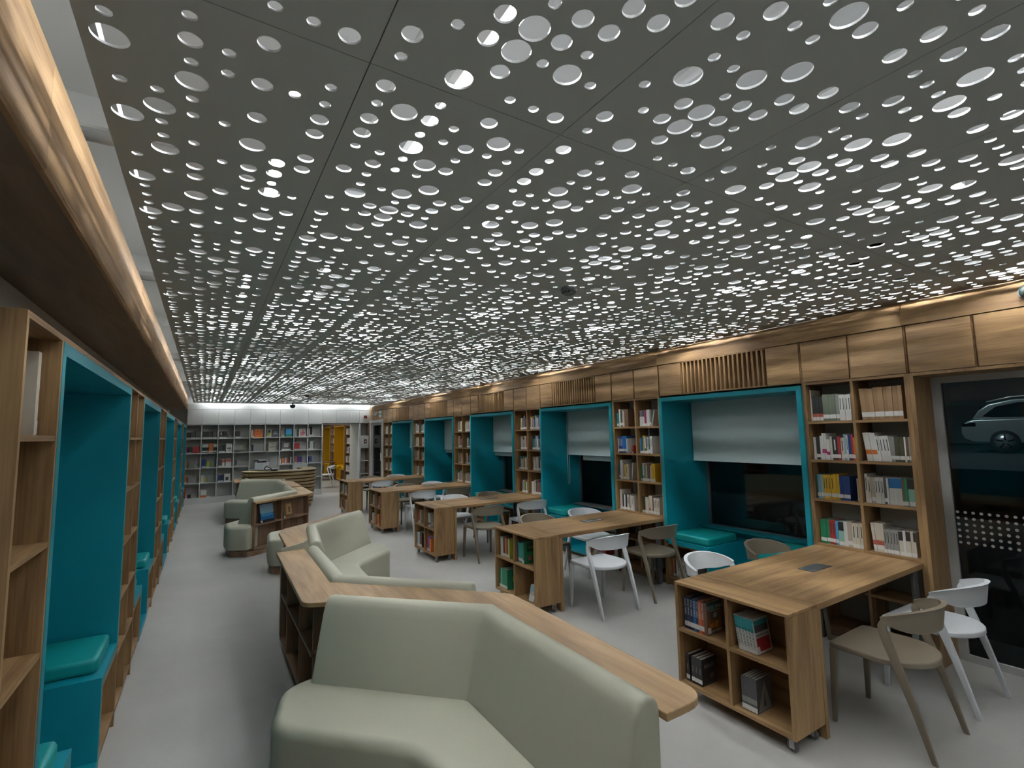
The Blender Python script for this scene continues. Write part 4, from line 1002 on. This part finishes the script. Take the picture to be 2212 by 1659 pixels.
d7 = fill_cart(2,1,0,[(2,'light blue',.025,.2,'m'),(2,'white',.02,.2,'m'),(1,'black',.03,.2,'m'),(1,'red',.015,.19,'m'),(1,'black',.05,.205,'m')]); d8 = fill_cart(2,1,1,[(1,'red',.05,.21,'m'),(1,'purple',.06,.20,'m'),(1,'orange',.04,.18,'p')])
fill_cart(3,0,0,[(1,'gap',.09,0),(1,'black',.03,.22,'m'),(1,'white',.012,.2,'p')]); fill_cart(3,0,1,[(1,'gap',.10,0),(1,'black',.02,.2,'m'),(1,'pink',.03,.2,'m')])
fill_cart(3,1,0,[(1,'dark grey',.03,.2,'m'),(2,'black',.03,.21,'m'),(2,'white',.03,.19,'m')]); fill_cart(3,1,1,[(1,'gap',.04,0),(1,'orange',.08,.20,'m'),(1,'terracotta',.04,.19,'p')])
fill_cart(4,0,0,[(2,'blue',.04,.22,'m'),(1,'teal',.03,.22,'m'),(2,'white',.03,.21,'m')]); fill_cart(4,0,1,[(2,'light blue',.03,.21,'m'),(2,'white',.03,.2,'m'),(1,'navy',.04,.2,'m')])
fill_cart(4,1,0,[(1,'white',.04,.2,'m'),(2,'brown',.03,.2,'m')]); fill_cart(4,1,1,[(1,'cream',.03,.2,'m'),(2,'terracotta',.03,.2,'m'),(1,'beige',.04,.2,'m')])

o = stuffbooks('row_of_books', CARTSP); tag(o, 'books standing in the fourth and farthest rolling bookcases', 'books')
# left wall books
def put_left(y, z, w, h, col, lean, label): return put_book(XL-.03, y, z, w, h, .2, PI, col, 'm', None, lean, label, None)
o = put_left(2.19, 1.81, .035, .275, 'cream', .0, 'pale children picture book standing on the top shelf of the nearest left bookcase')
o.location.x = XL-.045
b = MB().box(.45,.95,-.5-.03,-.5-.001,.10,.45).box(.55,.9,-.5-.03,-.5-.001,.55,.9,1); q = b.build('cover_print', [cmat('pink'), cmat('mint')]); q.parent = o
put_left(4.66, 1.81, .04, .25, 'black', .0, 'black book on the top shelf between the nearest two left nooks')
put_left(4.62, 1.462, .012, .22, 'cream', .12, 'thin pale leaning booklet on the second shelf between the nearest two left nooks')
put_left(7.30, .77, .03, .26, 'dark grey', .12, 'dark grey leaning book in the second left wall bookcase')
put_left(7.42, .77, .03, .25, 'white', .10, 'white leaning book in the second left wall bookcase')
put_left(7.40, .425, .16, .22, 'blue', 0, 'thick blue book low in the second left wall bookcase')
put_left(7.58, .425, .03, .2, 'brown', 0, 'thin brown book low in the second left wall bookcase')
put_left(10.3, 1.81, .05, .26, 'white', 0, 'white book on the top shelf of the third left bookcase')
put_left(10.4, 1.462, .04, .24, 'light blue', .05, 'pale blue book on the second shelf of the third left bookcase')
put_left(10.35, 1.115, .10, .24, 'yellow', 0, 'yellow book on the third shelf of the third left bookcase')
put_left(10.3, .08, .05, .26, 'black', 0, 'black book on the lowest shelf of the third left bookcase')
put_left(10.5, .08, .05, .24, 'white', .05, 'white book on the lowest shelf of the third left bookcase')
put_left(13.4, 1.81, .06, .25, 'white', 0, 'white book on the top shelf of the fourth left bookcase')
put_left(13.5, 1.462, .05, .24, 'cream', 0, 'cream book on the second shelf of the fourth left bookcase')

# books on the far white bookcase: (column, row, offset from left, width, height, colour, style, band)  covers shown flat are wide
FB = [
 (1,0,.02,.11,.17,'black','m','pink'),(1,0,.14,.10,.19,'dark grey','m',None),(1,0,.25,.12,.19,'dark grey','m',None),
 (2,0,.02,.12,.19,'black','m',None),(2,0,.15,.10,.19,'dark grey','m',None),(2,0,.26,.10,.19,'dark grey','m',None),
 (3,0,.02,.09,.19,'black','mt',None),(3,0,.12,.09,.19,'black','m',None),(3,0,.23,.04,.10,'grey','m',None),
 (4,0,.02,.12,.19,'black','m',None),
 (5,0,.02,.04,.22,'cream','m',None),(5,0,.065,.04,.22,'terracotta','m',None),(5,0,.12,.21,.235,'orange','p','brown'),
 (6,0,.02,.05,.22,'silver','m',None),(6,0,.075,.06,.21,'lime','mh','black'),(6,0,.14,.02,.23,'white','m',None),(6,0,.17,.19,.225,'dark grey','p',None),
 (7,0,.02,.03,.2,'beige','m',None),(7,0,.055,.07,.23,'grey','m',None),(7,0,.15,.18,.24,'sky','f','green'),
 (8,0,.02,.05,.24,'white','m',None),(8,0,.13,.20,.24,'white','p',None),
 (9,0,.02,.03,.24,'cream','m',None),(9,0,.055,.06,.30,'black','m',None),(9,0,.12,.03,.24,'white','m',None),
 (1,1,.04,.03,.18,'magenta','m',None),(1,1,.08,.03,.18,'black','m',None),(1,1,.12,.05,.19,'dark grey','m',None),(1,1,.20,.16,.19,'red','p','pink'),
 (2,1,.02,.15,.25,'black','lh','white'),(2,1,.18,.10,.26,'orange','l',None),(2,1,.285,.09,.25,'black','lh','white'),
 (3,1,.02,.08,.22,'dark grey','m',None),(3,1,.105,.07,.22,'black','m',None),(3,1,.20,.15,.25,'white','p',None),
 (5,1,.05,.04,.20,'black','p',None),(6,1,.09,.20,.245,'cream','p',None),(7,1,.05,.25,.27,'dark grey','m',None),
 (8,1,.02,.07,.21,'red','m',None),(8,1,.092,.07,.21,'red','m',None),
 (9,1,.02,.03,.25,'black','m',None),(9,1,.055,.05,.27,'white','m',None),(9,1,.11,.05,.27,'white','m',None),(9,1,.165,.02,.24,'dark grey','m',None),
 (1,2,.04,.03,.18,'orange','m',None),(1,2,.12,.12,.15,'sage','p',None),
 (2,2,.03,.085,.235,'navy','m',None),(2,2,.13,.08,.18,'lime','m',None),
 (3,2,.02,.09,.21,'dark grey','m',None),(3,2,.115,.06,.20,'white','h','terracotta'),(3,2,.20,.14,.22,'white','h','terracotta'),
 (4,2,.04,.04,.18,'dark grey','m',None),
 (7,2,.02,.03,.15,'white','m',None),(7,2,.07,.05,.18,'orange','m',None),(7,2,.125,.03,.16,'pink','m',None),(7,2,.16,.04,.19,'white','m',None),(7,2,.21,.04,.18,'terracotta','m',None),(7,2,.26,.03,.19,'black','m',None),(7,2,.30,.03,.2,'white','m',None),
 (8,2,.02,.09,.20,'pink','m',None),(8,2,.115,.09,.20,'purple','m',None),(8,2,.21,.03,.20,'purple','m',None),(9,2,.03,.09,.20,'navy','m',None),
 (1,3,.02,.06,.24,'orange','m',None),(1,3,.09,.03,.18,'brown','m',None),(2,3,.02,.06,.20,'cream','m',None),(2,3,.085,.05,.13,'lime','m',None),
 (3,3,.03,.08,.19,'navy','m',None),(3,3,.11,.05,.2,'black','m',None),(3,3,.18,.15,.21,'white','p',None),
 (1,4,.02,.05,.28,'red','p',None),(2,4,.02,.14,.20,'white','f','orange'),
]
cnames = {1:'first',2:'second',3:'third',4:'fourth',5:'fifth',6:'sixth',7:'seventh',8:'eighth',9:'ninth'}
cnt = {}
SHF = {}
for c, r, dx, w, h, col, st, bd in FB:
    # column c spans uprights: column 1 starts at the upright at -.482
    c2_ = c
    if c >= 8: pass
    x0 = UX[c]+.011
    if c == 8 and r == 2: x0 = UX[8]+.011
    if c == 9: x0 = UX[9]+.011
    n = cnt.get((c,r), 0); cnt[(c,r)] = n+1
    x = x0+dx+w/2
    if x+w/2 > UX[c+1]-.012: x = UX[c+1]-.012-w/2
    o = put_book(x, YF+.04, ZR[r+1]+.012, w, h, .16, PI/2, col, st, bd, 0, '%s book, %s from left, %s row, %s column of the white far bookcase' % (col, ORD[n], rn[r] if r < 4 else 'lowest', cnames[c]), 'books on the white far bookcase')
    SHF[(c,r,n)] = o
def fcover(key, items):
    o = SHF[key]
    for x0, x1, z0, z1, M in items: q = MB().box(-.016,-.0005,x0-.5,x1-.5,z0,z1).build('cover_print', M, None); q.parent = o
fcover((5,0,2), [(.1,.3,.62,.72,cmat('brown')),(.55,.75,.70,.85,cmat('brown')),(.2,.85,.35,.5,cmat('terracotta'))])
fcover((6,0,3), [(.2,.8,.35,.55,cmat('grey')),(.3,.7,.60,.72,cmat('silver'))])
fcover((8,0,1), [(.15,.8,.12,.5,cmat('pink')),(.2,.55,.5,.9,cmat('pink')),(.1,.6,.42,.52,cmat('red'))])
fcover((7,1,0), [(.2,.8,.72,.78,LAB),(.2,.75,.60,.66,LAB),(.22,.8,.48,.54,LAB),(.25,.75,.36,.43,LAB)])
fcover((6,1,0), [(.2,.8,.80,.84,cmat('beige')),(.15,.85,.42,.52,cmat('sage'))])
fcover((3,1,2), [(.15,.85,.40,.52,INK),(.1,.7,.22,.28,INK)])
fcover((3,3,2), [(.3,.8,.15,.6,cmat('dark grey'))])
# horn shaped sculpture / fan on the fourth column, router on the lowest shelf
o = MB().prism([(0,0),(.10,.01),(.16,-.06),(.22,-.03),(.22,.13),(.14,.115),(.08,.075),(0,.09)], 0, .03).build('fan', mat('pale_straw',(.42,.40,.34),.7))
o.rotation_euler = (PI/2,0,0); o.location = (.76, YF+.10, ZR[2]+.012+.075); tag(o, 'pale flared ornament lying in the fourth column of the far bookcase', 'ornament')
o = MB().box(-.46+.10,-.46+.19,YF+.05,YF+.12,.163,.26).build('wifi_box', BLACK, bevel=.01); tag(o, 'small black box on the lowest shelf of the far bookcase', 'box')
o = MB().box(-.46+.09,-.46+.19,YF+.268,YF+.279,.34,.44).build('wall_socket', WHITE, bevel=.004); tag(o, 'white socket plate at the back of the lowest left compartment', 'socket')

# display books of the third ledge unit
dn = Vector((.625,-.78)).normalized()
def display(name, cx, cy, z, w, h, parts, label, tilt=-.16):
    o = MB().box(-w/2,w/2,0,.03,0,h).build(name, parts[0])
    ang = math.atan2(.70,.90); o.rotation_euler = (tilt,0,ang); o.location = (cx,cy,z); tag(o, label, 'book')
    for i, (x0,x1,z0,z1,M) in enumerate(parts[1:]):
        q = MB().box(-w/2+x0*w,-w/2+x1*w,-.0018*(i+1),-.0001,z0*h,z1*h).build('cover_print', M); q.parent = o
    return o
display('picture_book', .895, 8.835, .4605, .28, .31, [cmat('black'),(.05,.97,.45,.92,cmat('light blue')),(.05,.97,.14,.42,cmat('blue')),(.1,.9,.30,.45,cmat('sky')),(.02,.14,.02,.12,LAB)], 'large picture book with blue sea cover displayed on the third ledge shelf')
display('picture_book', 1.24, 9.105, .4605, .22, .32, [cmat('brown'),(.25,.85,.14,.72,mat('cover_gold',(.30,.18,.07),.4)),(.33,.77,.19,.66,mat('cover_ochre',(.42,.28,.12),.5)),(.50,.66,.25,.55,cmat('brown')),(.02,.14,.02,.10,LAB)], 'dark brown book with gold framed picture displayed on the third ledge shelf')

# ------------------------------------------------------------------ yellow room beyond the passage
b = Walls('wall_annex', WHITE).box(5.0,5.1,17.8,26,0,2.6).box(XLW,5.1,25.9,26,0,2.6).box(1.0,1.1,16.88,25.9,0,2.6).box(1.1,5.0,16.88,25.9,2.6,2.7)
struct(MB().box(XR,5.0,17.6,25.9,2.22,2.6), 'trim_6', DWY)
for (y0, y1, w) in ((19.85,21.6,'nearer'),(22.42,24.1,'farther')):
    nook(y0, y1, 1, '%s yellow reading nook seen through the passage' % w, 'yellow nooks', M=YEL, MW=(DWY,DWZ), z_=2.21, depth=.36)
    MB().box(4.985, 4.995, y0+.001, y1-.001, .60, 2.2).build('back_panel', YEL, [c for c in COL.objects if c.name.startswith('reading_nook')][-1])
    cushion(4.80, y0+.045+.27, .30, .49, 'yellow cushion on the near bench of the %s yellow nook' % w, YELC); cushion(4.80, y1-.045-.27, .30, .49, 'yellow cushion on the far bench of the %s yellow nook' % w, YELC)
def bay2(y0, y1, label):
    t = thing('wall_bookcase', label, 'bookcase', (XR,(y0+y1)/2,0), 'dark bookcases in the yellow room')
    for a in (y0, (y0+y1)/2-.01, y1-.02): MB().box(XR,4.98,a,a+.02,0,2.21).build('side_panel', DWZ, t)
    for z in (.10,.45,.80,1.15,1.5,1.85,2.2): MB().box(XR+.002,4.98,y0+.02,y1-.02,z-.02,z-.001).build('shelf', WY, t)
    MB().box(4.981,4.995,y0,y1,0,2.21).build('back_panel', DWY, t)
bay2(21.605, 22.415, 'dark bookcase between the two yellow nooks'); bay2(17.75, 19.845, 'dark bookcase on the near side of the yellow nooks')
sp = []
for a, c in ((21.64,22.38),(17.8,19.8)):
    for z in (.10,.45,.80,1.15,1.5,1.85):
        y = c-rnd.uniform(.02,.2)
        while y > a+.15:
            w = rnd.uniform(.02,.035); sp.append((XR+.04, y-w/2, z, w*.97, rnd.uniform(.17,.24), .16, rnd.choice(['white','cream','grey','beige','navy','terracotta','white']))) if not ((y0+y1)/2 == 0) else None; y -= w
            if rnd.random() < .06: y -= .15
sp = [s for s in sp if abs(s[1]-22.01) > .04 and abs(s[1]-18.80) > .04]
o = stuffbooks('row_of_books', sp); tag(o, 'rows of distant books in the dark bookcases of the yellow room', 'books')
t = thing('study_table', 'dark table end standing in the yellow room', 'table', (4.2,21.7,0))
MB().box(3.70,4.62,21.30,22.05,.71,.745).build('tabletop', DWX, t); MB().box(3.70,3.735,21.30,22.05,0,.709).build('leg_panel', DWZ, t)
for y in (18.6, 21.5):  # unseen area lights without fixtures, added to light the yellow room
    l = bpy.data.lights.new('annex_fill_light','AREA'); l.energy = ROOM2; l.shape = 'RECTANGLE'; l.size = 1.6; l.size_y = .8; l.color = (1,.96,.9)
    lo = bpy.data.objects.new('annex_fill_light', l); COL.objects.link(lo); lo.location = (3.0, y, 2.58)

# ------------------------------------------------------------------ the street outside at night
struct(MB().box(5.6, 13.0, -8, 18, -.12, -.04), 'trim_7', ASPH)
b = MB().box(13.0, 13.25, -8, 18, -.04, .88).box(13.25, 34, -8, 18, .76, .88)
o = b.build('street', [ASPH]); o['kind'] = 'structure'
tag(MB().box(28, 29, -8, 24, .92, 7).build('building', mat('night_facade',(.10,.10,.10),.9)), 'dark building wall across the car park', 'building')
o = MB().box(19.4,19.65,1.4,1.65,.921,4.6).build('post', mat('post_grey',(.14,.15,.15),.8)); tag(o, 'dark post standing in front of the parked car', 'post')
def car(x, y, z):
    t = thing('car', 'silver estate car parked at night outside the glass door', 'car', (x,y,z))
    # side profile in (y, z), rear towards +y, x is the width axis
    body = [(2.32,.42),(2.38,.62),(2.36,.80),(2.22,.98),(2.05,1.02),(.95,1.04),(-1.0,1.0),(-2.0,.90),(-2.3,.72),(-2.33,.42),(-1.9,.30),(-1.75,.30),(1.1,.30),(1.75,.30),(2.1,.32)]
    W = .90
    def side(prof, xw0, xw1, name, M, bev=.03, taper=0):
        n = len(prof); c = sum(p[0] for p in prof)/n
        vs = [(x+xw0, y+p[0], z+p[1]) for p in prof]+[(x+xw1, y+p[0], z+p[1]) for p in prof]
        return MB().add(vs, [tuple(range(n-1,-1,-1)), tuple(range(n,2*n))]+[(i,(i+1)%n,n+(i+1)%n,n+i) for i in range(n)]).build(name, M, t, bevel=bev, seg=3, shade='auto')
    side(body, -W, W, 'body', CARP, .06)
    cab = [(2.12,1.03),(1.95,1.30),(1.72,1.48),(1.2,1.60),(0,1.64),(-.55,1.58),(-1.30,1.04)]
    side(cab, -W+.10, W-.10, 'cabin', CARP, .05)
    win = [(1.60,1.08),(1.86,1.12),(1.55,1.40),(1.1,1.50),(0,1.54),(-.50,1.50),(-1.10,1.08)]
    side(win, -W+.085, -W+.099, 'side_window', DGLASS, 0); side(win, W-.099, W-.085, 'side_window', DGLASS, 0)
    rear = MB().add([(x-W+.2,y+2.13,z+1.06),(x+W-.2,y+2.13,z+1.06),(x+W-.28,y+1.90,z+1.42),(x-W+.28,y+1.90,z+1.42)]+[(x-W+.2,y+2.10,z+1.06),(x+W-.2,y+2.10,z+1.06),(x+W-.28,y+1.87,z+1.42),(x-W+.28,y+1.87,z+1.42)],[(0,1,2,3),(7,6,5,4),(0,4,5,1),(1,5,6,2),(2,6,7,3),(3,7,4,0)]); rear.build('rear_window', DGLASS, t)
    MB().tube([(x-W+.16,y+1.75,z+1.55),(x-W+.16,y+1.2,z+1.68),(x-W+.16,y,z+1.71),(x-W+.16,y-.6,z+1.65)], .02, 8).build('roof_rail', CHROME, t)
    MB().tube([(x-W+.10,y+2.12,z+1.0),(x,y+2.18,z+1.0),(x+W-.1,y+2.12,z+1.0)], .02, 8).build('tail_trim', CHROME, t)
    MB().box(x-W-.004,x-W+.25,y+2.02,y+2.34,z+.80,z+.93).build('tail_lamp', DGLASS, t, bevel=.02)
    for yy_ in (1.42,-1.45):
        for xx_ in (-W-.005, W-.215):
            wh = MB().lathe((x+xx_, y+yy_, z+.35), [(.20,0),(.33,.002),(.355,.03),(.355,.19),(.33,.218),(.2,.22)], 28, 0, 'x').build('wheel', mat('tyre',(.012,.012,.012),.8), t)
            MB().lathe((x+xx_-.006, y+yy_, z+.35), [(.05,-.004),(.235,-.001),(.235,.01)], 24, 0, 'x').build('rim', mat('alloy',(.45,.46,.47),.3,metal=.8), wh)
            for q in range(5):
                a = q*2*PI/5+.3; MB().tube([(x+xx_-.012,y+yy_+.05*math.cos(a),z+.35+.05*math.sin(a)),(x+xx_-.012,y+yy_+.22*math.cos(a),z+.35+.22*math.sin(a))], .018, 6).build('spoke', BLACK, wh)
    return t
c_ = car(21.3, 3.5, .88); c_.rotation_euler = (0, 0, .14)
l = bpy.data.lights.new('car_fill_light','AREA'); l.energy = 240; l.size = 1.2; l.color = (.85,.93,1)  # unseen area light added to brighten the parked car
lo = bpy.data.objects.new('car_fill_light', l); COL.objects.link(lo); lo.location = (15.5, 6.5, 6.5)
lo.rotation_euler = (Vector((21,3,1))-Vector((15.5,6.5,6.5))).to_track_quat('-Z','Y').to_euler()
